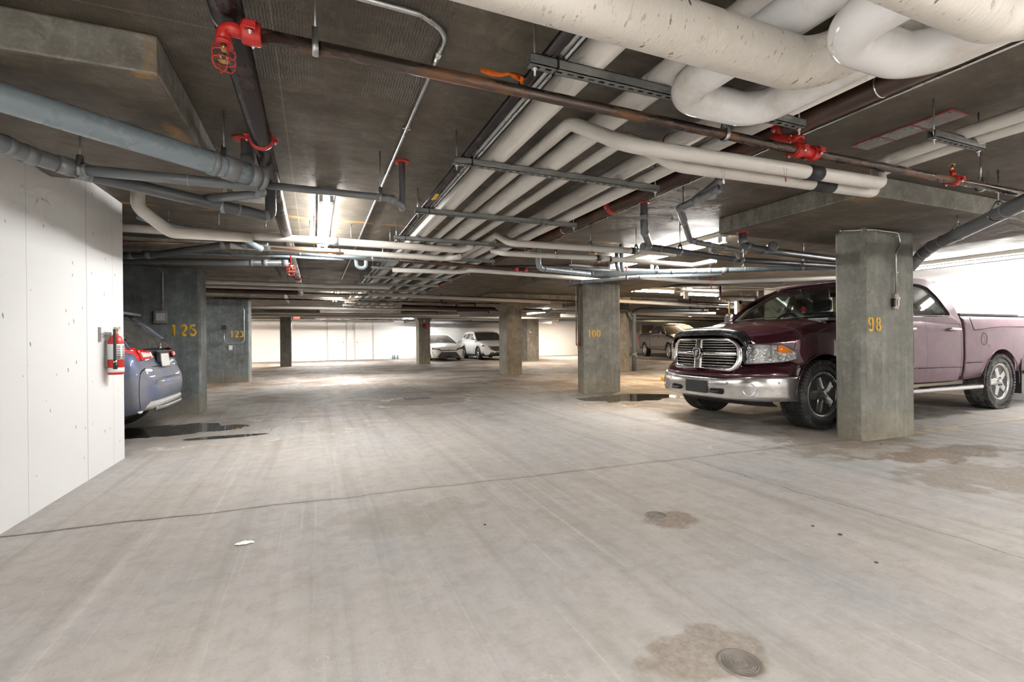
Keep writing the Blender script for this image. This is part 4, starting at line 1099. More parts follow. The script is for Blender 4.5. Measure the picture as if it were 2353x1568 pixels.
HL = ['rod hanger on the dark level drain at the foot of the grey riser', 'rod hanger on the short drain left of the drop panel edge', 'wide ring hanger on the light grey drain just right of its elbow', 'ring hanger on the light grey drain before the pillar marked 100', 'rod hanger on the upper crossing white pipe, left one', 'rod hanger on the upper crossing white pipe beside its black gap', 'rod hanger on the lower crossing white pipe near the rack', 'rod hanger on the capped cleanout piece', 'ring hanger on the light grey drain, farther right toward the pickup', 'ring hanger on the dark drain near the pillar marked 98']
for i, h in enumerate(HG):
    hanger(*h[:4], 'hangers over the crossing pipes right of the rack', HL[i], axis=h[4])
for i in range(7):
    hanger(-1.3 + i * .42, 5.555, 2.153, .041, 'hangers over the long white pipe', '%s thin rod from the left holding the long white pipe left of the rack' % ('first', 'second', 'third', 'fourth', 'fifth', 'sixth', 'seventh')[i], loop=False)

# ceiling patches, conduit, flagging, tags
t = thing('ceiling_patch', 'row of grey metal patches with red sealant edges on the ceiling, upper right', 'ceiling patch', (3.43, 1.85, CEIL))
for (ya, yb) in ((2.11, 1.95), (1.935, 1.77), (1.755, 1.565)):
    MB().box((3.345, yb - .008, CEIL - .004), (3.535, ya + .008, CEIL - .0005), .002).build('sealant_edge', M['red_dark'], t)
    MB().box((3.36, yb, CEIL - .006), (3.52, ya, CEIL - .001)).build('metal_patch', M['galv'], t)
single(MB().tube(fillet([(-.6, 1.84, CEIL - .012), (.40, 1.87, CEIL - .012), (.522, 1.95, CEIL - .012), (.522, 10.5, CEIL - .012)], .11, 10), .0105, 12), 'steel_conduit', M['galv'], 'galvanised conduit bending along the ceiling left of the pipe rack', 'conduit')
single(MB().box((.45, 2.28, CEIL - .02), (.50, 2.30, CEIL)).cyl((.522, 2.08, CEIL - .012), (.522, 2.14, CEIL - .012), .016, 10).box((.50, 2.9, CEIL - .016), (.545, 2.92, CEIL)).box((.50, 3.75, CEIL - .016), (.545, 3.77, CEIL)), 'conduit_clip', M['zinc'], 'zinc clips and connector on the bending ceiling conduit', 'conduit clip')
fl = MB()
P_ = [(.655, 1.925, 2.215), (.70, 1.908, 2.205), (.74, 1.905, 2.204), (.775, 1.90, 2.212), (.805, 1.90, 2.205), (.835, 1.905, 2.205)]
fl.grid([[Vector(p) + Vector((0, .006 * math.sin(i * 3), .008 + .006 * math.sin(i * 2))) for i, p in enumerate(P_)], [Vector(p) + Vector((.004, -.004 * math.cos(i * 2), -.012 - .004 * math.sin(i * 1.7))) for i, p in enumerate(P_)]])
q = Vector(P_[-1])
fl.grid([[q + Vector((-.03, -.015, .01)), q + Vector((-.01, -.022, -.005)), q + Vector((-.015, -.025, -.04))], [q + Vector((.008, -.012, .008)), q + Vector((.012, -.02, -.012)), q + Vector((0, -.025, -.038))]])
single(fl, 'flagging_tape', M['orange'], 'bright orange flagging tape tied to the thin dark pipe at the rack edge', 'tape', solid=.0008)
lb_ = MB().box((.868, 3.62, RT - .003), (.895, 3.78, RT + .001)); single(lb_, 'pipe_label', M['yellow'], 'yellow label on the thin dark pipe of the rack', 'label')
for (x, y, z, m, lb) in ((2.36, 1.83, 1.955, 'red', 'small red round tag hanging below the red tee'), (2.02, 1.93, 1.935, 'label', 'small white round tag on a loop below the black rubber sleeve')):
    t = thing('hanging_tag', lb, 'tag', (x, y, z))
    MB().lathe((x, y - .001, z - .03), (.4, -1, 0), [(0, .001), (0, .0135), (.002, .0135)], 20).build('disc', M[m], t)
    MB().tube([(x - .012, y, z + .035), (x - .008, y, z - .01), (x, y, z - .018), (x + .006, y, z - .01), (x + .01, y, z + .035)], .0008, 5).build('wire_loop', M['galv_dull'], t)
mb = MB(); mb.torus((2.02, 2.33, RT + .06), (0, 1, 0), .062, .004, 24, 6, PI * .9, PI * 1.6); single(mb, 'red_clamp', M['red'], 'dark red clamp band showing under the fifth white pipe of the rack', 'clamp')

# ------------------------------------------------------------------ distant ceiling clutter, each pipe its own thing
def farpipe(label, xa, ya, xb, yb, z, r, mat, cat='pipe', name='ceiling_pipe'):
    return single(MB().tube([(xa, ya, z), (xb, yb, z)], r, 12), name, M[mat], label, cat)
FP = [
    ('long grey white pipe crossing the aisle before the pillar marked 123, upper of two', -5, 9.55, 1.35, 9.5, 2.10, .036, 'ins'),
    ('long grey white pipe crossing the aisle before the pillar marked 123, lower of two', -5, 9.95, .9, 9.85, 2.06, .03, 'ins'),
    ('dark flat pipe under the two grey white ones, left of the rack', -5, 10.3, -.3, 10.3, 2.03, .05, 'brown_pipe'),
    ('white pipe running right from the rack before the flared pillar', 1.1, 10.9, 6.0, 11.8, 2.10, .045, 'ins'),
    ('dark sprinkler line behind the white pipe left of the flared pillar', 1.5, 11.4, 7.0, 12.0, 2.16, .024, 'brown_pipe'),
    ('thin rusty line crossing far behind the rack', -2.2, 13.2, 5.0, 13.0, 2.12, .02, 'rust_pipe'),
    ('pale pipe above the thin far pillar, upper', -5, 16.1, 4.5, 15.9, 2.10, .04, 'ins'),
    ('pale pipe above the thin far pillar, lower', -5, 18.95, 5.5, 19.0, 2.08, .04, 'ins'),
    ('beige pipe over the two far white cars', -3, 20.9, 14, 20.6, 2.10, .045, 'ins'),
    ('blue grey pipe along the end wall behind the two white cars', 4.7, 27.6, 13.5, 26.4, 2.12, .09, 'pvc'),
    ('pale pipe slanting over the two white cars', 5.2, 23.8, 12.0, 22.6, 2.14, .06, 'ins'),
    ('rusty line across the end bay above the double doors', -4.0, 25.4, 8.0, 25.2, 2.15, .03, 'rust_pipe'),
    ('dark duct like pipe right of the rack in the distance', 2.6, 15.6, 7.9, 16.2, 2.16, .07, 'brown_pipe'),
    ('pale pipe crossing right of the flared pillar', 6.2, 14.9, 14.5, 14.3, 2.05, .045, 'ins'),
    ('rusty line crossing right of the flared pillar', 6.0, 16.0, 11.5, 15.6, 2.10, .022, 'rust_pipe'),
    ('warm lit pale pipe over the grey brown pickup, nearest', 6.4, 11.0, 14.0, 12.6, 2.14, .05, 'ins'),
    ('warm lit pale pipe over the grey brown pickup, second', 9.0, 15.4, 22.0, 17.4, 2.08, .06, 'ins'),
    ('warm lit pale pipe over the grey brown pickup, third', 10.0, 18.6, 26.0, 20.0, 2.12, .07, 'ins'),
    ('warm lit pale pipe over the grey brown pickup, farthest', 12.0, 22.6, 28.0, 23.4, 2.12, .08, 'pvc_light'),
    ('grey pipe slanting over the grey brown pickup', 11.0, 20.6, 25.0, 18.4, 2.14, .06, 'pvc'),
    ('dark slanting pipe in front of the warm strip lamps', 6.6, 9.2, 9.3, 7.3, 2.26, .035, 'pvc_dark'),
    ('thin white pipe rising toward the right wall behind the pickup', 8.6, 9.2, 10.9, 8.8, 2.30, .014, 'ins'),
    ('brown line along the ceiling above the fan', 8.4, 11.4, 15.0, 12.4, 2.22, .022, 'brown_pipe'),
    ('thin pipe between the two thin far lines left', -5, 12.2, 1.2, 12.1, 2.18, .02, 'galv_dull'),
    ('pale pipe far left above the end wall lamps', -8, 23.6, 0, 23.4, 2.08, .05, 'ins'),
    ('galvanised line across the white end wall left half', -8, 27.9, 4.2, 27.9, 2.17, .03, 'galv_dull'),
]
for f in FP: farpipe(f[0], *f[1:7], f[7], f[8]) if len(f) == 9 else farpipe(f[0], f[1], f[2], f[3], f[4], f[5], f[6], f[7])
# far branch pipes with turned ends (seen as little hooks)
for i, (xa, ya, L, z) in enumerate(((3.3, 13.2, .9, 2.1), (4.6, 16.3, 1.1, 2.1), (5.9, 15.6, 1.0, 2.1), (11.3, 12.2, 1.3, 2.05), (3.0, 17.3, 1.1, 2.1), (10.8, 17.0, 1.3, 2.05), (9.3, 9.0, .9, 2.1))):
    pipe('sprinkler_drop', 'short sprinkler drop line with a small end fitting hanging in the distance', 'pipe', [(xa, ya, CEIL), (xa, ya, z), (xa + L, ya - .25, z), (xa + L, ya - .3, z - .07)], .022, 'brown_pipe', bend=.03, group='far sprinkler drops')
for i in range(26):
    xx = random.uniform(-4, 5) if i < 13 else random.uniform(5.5, 16)
    yy = random.choice((9.55, 9.9, 10.9, 16.0, 18.97)) if i < 13 else random.choice((14.5, 11.9, 16.2, 19.2, 12.0))
    if .75 < xx < 2.6: xx -= 2
    single(MB().cyl((xx, yy, 2.08), (xx, yy, CEIL), .006, 6), 'hanger_rod', M['galv'], 'thin ceiling rod holding a distant pipe', 'pipe hanger', 'distant hanger rods')
# main drain stack at the rear pillar right of 100
pipe('drain_stack', 'grey drain stack standing on the floor beside the pillar behind the one marked 100', 'pipe',
     [(9.83, 13.2, 0), (9.83, 13.2, 1.98), (10.1, 13.2, 2.05), (13.0, 13.2, 2.07)], .075, 'pvc', bend=.12, hubs=[(.55, .1), (1.62, .06), (1.9, .08), (4.9, .1)], n=20, hubmat='hub')
pipe('drain_pipe', 'grey branch joining the drain stack from the left with a wye', 'pipe', [(8.9, 13.2, 2.02), (9.62, 13.2, 2.02), (9.64, 13.2, 1.86), (9.80, 13.2, 1.68)], .05, 'pvc', bend=.08, hubs=[(.75, .05)])
single(MB().lathe((9.83, 13.13, .50), (0, -1, 0), [(0, .05), (.05, .05), (.06, .03)], 16), 'cleanout_plug', M['hub'], 'round cleanout plug low on the grey drain stack', 'pipe cap')
# small branch rack end in the distance (white glare through frames)
for i in range(4):
    farpipe('white rack branch pipe in the glare of the distant aisle lamp, %s' % ('first', 'second', 'third', 'fourth')[i], -.6 + i * .02, 12.3 + i * .3, .8, 12.3 + i * .3, 2.2 - .02 * i, .03, 'ins')
# ventilator unit in the right corner beyond the wall end
t = thing('wall_fan', 'square exhaust fan in a tan frame behind the maroon pickup windshield', 'fan', (11.5, 10.0, 1.2))
cx, cz, hw = 11.55, 1.60, .52
MB().box((cx - hw, 10.0, cz - hw), (cx - hw + .09, 10.12, cz + hw)).box((cx + hw - .09, 10.0, cz - hw), (cx + hw, 10.12, cz + hw)).box((cx - hw, 10.0, cz + hw - .09), (cx + hw, 10.12, cz + hw)).box((cx - hw, 10.0, cz - hw), (cx + hw, 10.12, cz - hw + .09)).box((cx - hw, 10.13, cz - hw), (cx + hw, 10.16, cz + hw)).build('frame', M['cream_box'], t)
MB().torus((cx, 10.02, cz), (0, 1, 0), .40, .03, 32, 8).build('fan_ring', M['cream_box'], t)
for k in range(4):
    a = k * PI / 2 + .4
    mb = MB(); R_ = [.08, .22, .37]
    mb.grid([[(cx + r * math.cos(a + d), 10.05 + .03 * (j - .5), cz + r * math.sin(a + d)) for r, d in zip(R_, ds)] for j, ds in enumerate(((-.5, -.3, -.28), (.5, .3, .28)))])
    mb.build('blade', M['galv_dull'], t, solid=.004)
MB().cyl((cx, 9.86, cz), (cx, 10.06, cz), .085, 18).box((cx - .06, 9.88, cz - .12), (cx + .06, 10.0, cz - .06), .01).tube([(cx, 9.93, cz + .08), (cx + .05, 9.95, cz + .35), (cx - .1, 9.98, cz + .42)], .015, 8).build('motor', M['galv'], t)
for q in (-.4, .3): MB().cyl((cx + q, 10.05, cz + hw), (cx + q, 10.05, CEIL), .018, 8).build('support_rod', M['ins'], t)
MB().box((10.93, 9.99, 0), (11.02, 10.08, 2.1)).build('post', M['door'], t)
single(MB().tube(fillet([(10.55, 9.9, 0), (10.55, 9.9, 2.12), (10.2, 9.9, 2.14)], .05), .02, 10), 'copper_riser', M['copper'], 'thin copper riser standing left of the fan', 'pipe')
single(MB().box((11.3, 9.6, 2.22), (11.5, 9.66, CEIL), .01), 'junction_box', M['lamp_body'], 'small white box on the ceiling above the fan', 'electrical box')
single(MB().box((8.18, 9.0, 2.02), (8.3, 9.05, 2.2), .01).cyl((8.24, 9.025, 2.19), (8.24, 9.025, CEIL), .008, 8), 'junction_box', M['label'], 'small white upright box left of the warm strip lamp', 'electrical box')
single(MB().box((11.2, 13.7, 2.05), (13.4, 14.1, CEIL - .002)), 'air_duct', M['galv_dull'], 'rectangular grey duct section under the ceiling behind the warm lamps', 'duct')
single(MB().tube(fillet([(9.2, 8.6, 2.31), (9.9, 8.6, 2.31), (10.9, 8.5, 2.30), (10.9, 8.3, 1.6)], .12), .012, 8), 'wall_conduit', M['ins'], 'white conduit curving down the end of the right wall', 'conduit')

pipe('drain_stack', 'dark vertical drain stack on the floor between the pillars marked 125 and 123', 'pipe', [(-2.52, 11.5, 0), (-2.52, 11.5, 2.0), (-2.52, 11.9, 2.1)], .05, 'pvc_dark', bend=.08, hubs=[(.45, .08), (1.6, .08)])
# ------------------------------------------------------------------ vehicles
def paint(name, col, dust=(.45, .42, .40), amt=.0, metal=.55, rough=.3, lo=.35, hi=.75, xr=None):
    s = NT(name)
    c = s.mix(s.noise(40, 2), tuple(v * .9 for v in col), tuple(v * 1.1 for v in col))
    m = s.ma('MULTIPLY', s.rng(s.noise(3.5, 5, .6), lo, hi, .55, 1.0), amt)
    if xr:
        ox = s.xyz(s.co())[0]
        m = s.ma('MULTIPLY', m, s.rng(ox, xr[0], xr[1], xr[2], 1.0))
    s.put(s.b.inputs['Base Color'], s.mix(m, c, dust))
    s.put(s.b.inputs['Metallic'], s.rng(m, 0, 1, metal, 0))
    s.put(s.b.inputs['Roughness'], s.rng(m, 0, .8, rough, .6))
    s.put(s.b.inputs['Coat Weight'], s.rng(m, 0, .8, 1, .1))
    s.b.inputs['Coat Roughness'].default_value = .04
    return s.m
def glass(name, tint=(.75, .85, .78), refl=.12, dust=0.0):
    s = NT(name)
    s.t.nodes.remove(s.b)
    tr = s.n('ShaderNodeBsdfTransparent'); s.put(tr.inputs[0], tint)
    gl = s.n('ShaderNodeBsdfGlossy'); gl.inputs['Roughness'].default_value = .03
    lw = s.n('ShaderNodeLayerWeight'); lw.inputs[0].default_value = .45
    mx = s.n('ShaderNodeMixShader')
    s.put(mx.inputs[0], s.ma('ADD', s.ma('MULTIPLY', lw.outputs['Fresnel'], .8), refl * .4, clamp=True))
    s.t.links.new(tr.outputs[0], mx.inputs[1]); s.t.links.new(gl.outputs[0], mx.inputs[2])
    last = mx
    if dust:
        df = s.n('ShaderNodeBsdfDiffuse'); s.put(df.inputs[0], (.55, .53, .5))
        m2 = s.n('ShaderNodeMixShader'); s.put(m2.inputs[0], s.ma('MULTIPLY', s.rng(s.noise(3, 5), .3, .7, .5, 1), dust))
        s.t.links.new(mx.outputs[0], m2.inputs[1]); s.t.links.new(df.outputs[0], m2.inputs[2]); last = m2
    s.t.links.new(last.outputs[0], s.o.inputs[0])
    return s.m
M['maroon'] = paint('maroon_truck_paint', (.042, .0028, .010), (.27, .165, .215), .75, .45, .22, xr=(6.2, 7.6, .06))
M['taupe'] = paint('grey_brown_truck_paint', (.055, .045, .04), (.13, .11, .10), .5, .4, .4)
M['white_paint'] = paint('white_car_paint', (.82, .82, .82), (.7, .7, .68), .2, .0, .25)
M['blue_paint'] = paint('blue_car_paint', (.035, .10, .30), (.20, .195, .20), .85, .4, .35, .36, .60)
M['chrome'] = simple('chrome', (.80, .80, .80), .10, 1.0, var=.02)
M['chrome_dusty'] = simple('dusty_chrome', (.62, .61, .60), .22, .85, var=.08, nsc=5, dirt=(.42, .40, .38), dsc=3)
s = NT('faceted_lamp_reflector')
s.set(Base_Color=(.55, .56, .57), Metallic=.9, Roughness=.14)
_q = s.n('ShaderNodeTexVoronoi'); _q.inputs['Scale'].default_value = 26; s.put(_q.inputs['Vector'], s.co())
s.bump(s.ma('ADD', _q.outputs['Distance'], s.noise(14, 2)), .9, .02)
M['lamp_inner'] = s.m
M['plastic'] = simple('black_trim_plastic', (.022, .022, .024), .5)
M['under'] = simple('black_wheel_well', (.008, .008, .008), .9)
M['interior'] = simple('dark_interior', (.03, .03, .032), .7)
M['interior_grey'] = simple('grey_interior', (.16, .155, .145), .7)
M['glass'] = glass('windshield_glass')
M['glass_dark'] = glass('tinted_side_glass', (.10, .11, .11), .25, .12)
M['glass_dusty'] = glass('dusty_rear_glass', (.12, .12, .13), .2, .45)
M['lens'] = glass('clear_lamp_lens', (.93, .93, .93), .25)
M['amber'] = simple('amber_lens', (.95, .22, .01), .15, coat=1)
M['tail_red'] = simple('red_tail_lens', (.75, .03, .03), .15, coat=1)
M['tail_orange'] = simple('orange_tail_lens', (.95, .25, .05), .2, coat=1)
M['tail_clear'] = simple('clear_tail_lens', (.8, .72, .7), .2, coat=1)
M['tire'] = simple('tire_rubber', (.022, .022, .022), .75, var=.3, dirt=(.10, .095, .085), dsc=5)
M['tire_dusty'] = simple('dusty_tire_rubber', (.05, .05, .05), .8, var=.3, dirt=(.22, .21, .20), dsc=5)
M['alloy'] = simple('silver_alloy', (.55, .55, .55), .28, .85)
M['alloy_dark'] = simple('dark_alloy', (.36, .36, .365), .3, .8)
M['rimdark'] = simple('wheel_barrel_dark', (.06, .06, .06), .5, .5)
M['tag_red'] = simple('red_cardboard', (.75, .02, .03), .6)

def crom(P0, P1, P2, P3, t):
    return tuple(.5 * ((2 * b) + (-a + c) * t + (2 * a - 5 * b + 4 * c - d) * t * t + (-a + 3 * b - 3 * c + d) * t ** 3) for a, b, c, d in zip(P0, P1, P2, P3))

def hull(stations, gaps=(), step=.06, sharp=()):
    """stations: [(x, [(y, z) half section from bottom centre to top centre])], x ascending.
    gives a list of (x, section) with extra thin columns at the panel gaps"""
    xs = set()
    lo, hi = stations[0][0], stations[-1][0]
    k = lo
    while k < hi: xs.add(round(k, 4)); k += step
    xs.add(hi)
    for s_ in stations: xs.add(round(s_[0], 4))
    for g in gaps: xs |= {round(g - .005, 4), round(g + .005, 4)}
    xs = sorted(xs)
    out = []
    for x in xs:
        i = 0
        while i < len(stations) - 2 and stations[i + 1][0] <= x: i += 1
        a, b = stations[i], stations[i + 1]
        t = (x - a[0]) / (b[0] - a[0])
        p0 = stations[max(0, i - 1)][1] if i not in sharp else a[1]
        p3 = stations[min(len(stations) - 1, i + 2)][1] if (i + 1) not in sharp else b[1]
        out.append((x, [crom(q0, q1, q2, q3, t) for q0, q1, q2, q3 in zip(p0, a[1], b[1], p3)]))
    return out

def body_parts(root, st, cell, names, arches, awid=.42):
    """st: output of hull; cell(x0, x1, j) -> index into names [(part, material, label)];
    arches: [(x, z, r, depth_from_side)] cut with cylinders, then split into one mesh per part"""
    bm = bmesh.new()
    rings = []
    K = len(st[0][1])
    for x, sec in st:
        left = [bm.verts.new((x, y, z)) for y, z in sec]
        right = [bm.verts.new((x, -y, z)) for y, z in sec[1:-1]]
        rings.append(left + right[::-1])
    n = len(rings[0])
    for (a, b, (xa, _), (xb, _2)) in zip(rings, rings[1:], st, st[1:]):
        for j in range(n):
            f = bm.faces.new((a[j], a[(j + 1) % n], b[(j + 1) % n], b[j])); f.smooth = True
            jj = j if j < K - 1 else n - 1 - j
            f.material_index = cell(xa, xb, jj)
    f = bm.faces.new(rings[0][::-1]); f.material_index = 0
    f = bm.faces.new(rings[-1]); f.material_index = 0
    bmesh.ops.recalc_face_normals(bm, faces=bm.faces)
    me = bpy.data.meshes.new('hull'); bm.to_mesh(me); bm.free()
    for nme, mt, _l in names: me.materials.append(M[mt])
    o = bpy.data.objects.new('hull', me); COL.objects.link(o)
    cut = []
    for (ax, az, ar, yo) in arches:
        for sg in (-1, 1):
            mb = MB(); mb.cyl((ax, sg * (yo - awid), az), (ax, sg * (yo + .3), az), ar, 40)
            for f in mb.bm.faces: f.smooth = False
            c = mb.build('cut', M['under'], loc=(0, 0, 0)); cut.append(c)
            md = o.modifiers.new('b', 'BOOLEAN'); md.operation = 'DIFFERENCE'; md.object = c; md.solver = 'EXACT'
            try: md.material_mode = 'TRANSFER'
            except Exception: pass
    bpy.context.view_layer.update()
    me2 = bpy.data.meshes.new_from_object(o.evaluated_get(bpy.context.evaluated_depsgraph_get()))
    for c in cut: bpy.data.objects.remove(c, do_unlink=True)
    bpy.data.objects.remove(o, do_unlink=True)
    mats = list(me2.materials)
    nb = len(names)
    groups = {}
    for p in me2.polygons:
        groups.setdefault(p.material_index if p.material_index < nb else -1, 0)
    res = {}
    SPLIT = ('door', 'front_door', 'rear_door', 'side_box_lid')
    for gi in sorted(groups):
        b2 = bmesh.new(); b2.from_mesh(me2)
        dl = [f for f in b2.faces if (f.material_index if f.material_index < nb else -1) != gi]
        bmesh.ops.delete(b2, geom=dl, context='FACES')
        for f in b2.faces: f.material_index = 0
        if gi == -1: nm, mt, lb = 'wheel_well', 'under', None
        else: nm, mt, lb = names[gi]
        b2.verts.ensure_lookup_table(); seen = set(); isl = []
        for v in b2.verts:
            if v.index in seen: continue
            stack = [v]; comp = set()
            while stack:
                c_ = stack.pop()
                if c_.index in comp: continue
                comp.add(c_.index)
                stack += [e.other_vert(c_) for e in c_.link_edges if e.other_vert(c_).index not in comp]
            seen |= comp; isl.append(comp)
        if nm not in SPLIT: isl = [set().union(*isl)]
        else: isl = [c_ for c_ in isl if len(c_) > 12]
        base_me = bpy.data.meshes.new('tmp'); b2.to_mesh(base_me); b2.free()
        for comp in isl:
            b3 = bmesh.new(); b3.from_mesh(base_me); b3.verts.ensure_lookup_table()
            bmesh.ops.delete(b3, geom=[v for v in b3.verts if v.index not in comp], context='VERTS')
            m3 = bpy.data.meshes.new(nm); b3.to_mesh(m3); b3.free()
            m3.materials.clear(); m3.materials.append(M[mt])
            q = bpy.data.objects.new(nm, m3); COL.objects.link(q); q.parent = root
            if lb: q['label'] = lb
            res[nm] = q
    return res

def sheet(outline, holes, yfun, name, mat, root, sg, th=.03):
    """a side panel cut from the xz plane with window holes, leant inward by yfun(x, z)"""
    cu = bpy.data.curves.new('c', 'CURVE'); cu.dimensions = '2D'; cu.fill_mode = 'BOTH'; cu.extrude = th / 2
    for loop in [outline] + holes:
        sp = cu.splines.new('POLY'); sp.points.add(len(loop) - 1); sp.use_cyclic_u = True
        for p, q in zip(sp.points, loop): p.co = (q[0], q[1], 0, 1)
    tmp = bpy.data.objects.new('t', cu); COL.objects.link(tmp)
    bpy.context.view_layer.update()
    me = bpy.data.meshes.new_from_object(tmp.evaluated_get(bpy.context.evaluated_depsgraph_get()))
    bpy.data.objects.remove(tmp, do_unlink=True); bpy.data.curves.remove(cu)
    for v in me.vertices:
        x, z, t = v.co
        v.co = (x, sg * (yfun(x, z) + t), z)
    me.name = name; me.materials.clear(); me.materials.append(M[mat])
    o = bpy.data.objects.new(name, me); COL.objects.link(o); o.parent = root
    return o

def rnd(poly, r=.03, seg=4):
    """round the corners of a 2-D polygon"""
    out = []
    n = len(poly)
    for i in range(n):
        a, b, c = Vector(poly[i - 1]), Vector(poly[i]), Vector(poly[(i + 1) % n])
        d1, d2 = (a - b), (c - b)
        t = min(r, d1.length * .45, d2.length * .45)
        p1 = b + d1.normalized() * t; p2 = b + d2.normalized() * t
        for k in range(seg + 1):
            u = k / seg
            out.append(tuple((1 - u) ** 2 * p1 + 2 * u * (1 - u) * b + u * u * p2))
    return out

def wheel(root, x, y, r, wd, sg, rimr, tire='tire', rim='alloy', spokes=5, knobs=True, label=None, wide=1.0, fine=True):
    """tire mesh with rim, spokes and hub as children; outer face toward sg*y"""
    mb = MB()
    ax = (0, sg, 0)
    c = Vector((x, y - sg * wd, r))          # inner face centre
    w2 = wd
    mb.lathe(c, ax, [(0.0, rimr), (.0, rimr + .03), (.01, r - .07), (.03, r - .025), (.05, r - .010), (w2 - .05, r - .010), (w2 - .03, r - .025), (w2 - .008, r - .07), (w2, rimr + .035), (w2 - .012, rimr + .005), (w2 - .03, rimr)], 48)
    if knobs:
        nk = 54
        for k in range(nk):
            a = 2 * PI * k / nk
            R_ = Matrix.Translation(c) @ Matrix.Rotation(a, 4, 'Y')
            for (y0, y1_, r0, r1, dx) in ((.0, .055, r - .045, r + .001, .017), (w2 - .055, w2, r - .045, r + .001, .017), (.075, w2 / 2 - .008, r - .02, r - .001, .015), (w2 / 2 + .008, w2 - .075, r - .02, r - .001, .015)):
                off = .012 if y0 > .05 and y0 < w2 - .06 else 0
                mb.box((-dx + off, sg * y0, r0), (dx + off, sg * y1_, r1), .0, mat=R_)
    t = mb.build('wheel', M[tire], root, world=False)
    if label: t['label'] = label
    d0 = w2 - .03
    mb = MB().lathe(c, ax, [(.02, rimr - .005), (.02, rimr - .02), (d0 - .03, rimr - .03), (d0, rimr - .028), (d0 + .016, rimr - .010), (d0 + .018, rimr + .004), (d0 + .010, rimr + .006), (.02, rimr)], 48)
    mb.build('rim', M[rim], t, world=False)
    MB().lathe(c, ax, [(d0 - .12, .02), (d0 - .12, rimr - .03), (d0 - .11, rimr - .03), (d0 - .11, .02)], 40).build('brake_backing', M['rimdark'], t, world=False)
    sp = MB()
    for k in range(spokes):
        a = 2 * PI * k / spokes + .3
        R_ = Matrix.Translation(c) @ Matrix.Rotation(a, 4, 'Y')
        w0, w1 = (.042, .06) if spokes <= 5 else (.022, .03)
        w0 *= wide; w1 *= wide
        secs = []
        for (rr, hw_, dy, th) in ((.04, w0 * .9, d0 + .012, .05), (rimr * .35, w0 * .72, d0 + .010, .04), (rimr * .62, w0 * .9, d0 + .004, .035), (rimr * .86, w1 * .95, d0 - .002, .03), (rimr - .018, w1 * 1.15, d0 - .004, .03)):
            secs.append([R_ @ Vector((-hw_, sg * (dy - .010), rr)), R_ @ Vector((-hw_ * .45, sg * dy, rr)), R_ @ Vector((hw_ * .45, sg * dy, rr)), R_ @ Vector((hw_, sg * (dy - .010), rr)), R_ @ Vector((hw_ * .9, sg * (dy - th), rr)), R_ @ Vector((-hw_ * .9, sg * (dy - th), rr))])
        sp.grid(secs, close=True)
    sp.build('spokes', M[rim], t, world=False)
    hb = MB().lathe(c, ax, [(d0 - .06, .075), (d0 + .0, .075), (d0 + .012, .068), (d0 + .016, .042), (d0 + .03, .036), (d0 + .032, .01)], 24)
    hb.build('hub_cap', M[rim], t, world=False)
    if fine:
        for k in range(5):
            nt = MB()
            a = 2 * PI * k / 5
            p = c + Vector((.058 * math.sin(a), sg * (d0 + .0), .058 * math.cos(a)))
            nt.cyl(p, p + Vector((0, sg * .024, 0)), .011, 6)
            nt.build('lug_nut', M['rimdark'], t, world=False)
    return t

def mirrored(mk, root):
    for sg in (-1, 1): mk(sg)

# =================================================================== maroon pickup
T = thing('pickup_truck', 'maroon crew cab pickup with chrome grille parked behind the pillar marked 98', 'truck', (5.45, 4.70, 0), PI)
def tsec(w, zb, zsh, zt, wsh=None, mid=1.0):
    wsh = wsh or w * .93
    return [(0, zb), (w * .82, zb), (w * .955, zb + .04), (w * .985, zb + .17), (w * mid, .78), (w * .995, zsh - .17), (w * .975, zsh - .05), (wsh, zsh), (wsh * .90, zsh + (zt - zsh) * .5), (wsh * .62, zsh + (zt - zsh) * .88), (0, zt)]
front = [
    (-2.845, tsec(.955, .42, 1.27, 1.29)), (-2.0, tsec(.96, .42, 1.27, 1.29)), (-1.2, tsec(.962, .42, 1.26, 1.28)), (-.66, tsec(.962, .42, 1.235, 1.275)),
    (-.50, tsec(.962, .44, 1.20, 1.285)), (-.2, tsec(.965, .5, 1.16, 1.27)), (.1, tsec(.962, .52, 1.12, 1.245)),
    (.26, tsec(.942, .55, 1.085, 1.225))]
def fsec(wi, wo, wh, zsh, zt, zb=.60):
    return [(0, zb), (wi * .8, zb), (wi * .93, zb + .03), (wi * .97, zb + .10), (wi, .80), (wi + (wo - wi) * .15, .90), (wo, zsh - .035), (wo * .975, zsh), (wh * .90, zsh + (zt - zsh) * .5), (wh * .62, zsh + (zt - zsh) * .88), (0, zt)]
front += [(.34, fsec(.905, .928, .93, 1.07, 1.215)), (.40, fsec(.865, .905, .91, 1.055, 1.205)), (.481, fsec(.81, .868, .87, 1.04, 1.195)), (.571, fsec(.75, .825, .83, 1.03, 1.18)), (.671, fsec(.68, .765, .77, 1.02, 1.165)),
          (.76, fsec(.59, .685, .70, 1.01, 1.15)), (.785, fsec(.42, .52, .56, 1.00, 1.12)), (.80, fsec(.36, .44, .50, .99, 1.08))]
DX = ()
st = hull(front, gaps=(-2.80, -1.70, -.62, -.50), step=.05)
def tcell(a, b, j):
    mid = (a + b) / 2
    if b - a < .0105:
        if abs(mid + .50) < .01: return 4 if j >= 7 else 0
        if 2 <= j <= 6: return 4
        return 0
    if 2 <= j <= 6 and -2.80 < mid < -1.70: return 1
    if 2 <= j <= 6 and -1.70 < mid < -.62: return 2
    if mid > -.50 and j >= 8: return 3
    return 0
body_parts(T, st, tcell, [('body_shell', 'maroon', None), ('rear_door', 'maroon', None), ('front_door', 'maroon', None), ('hood', 'maroon', None), ('panel_gap', 'under', None)], [(0, .40, .475, .96)])
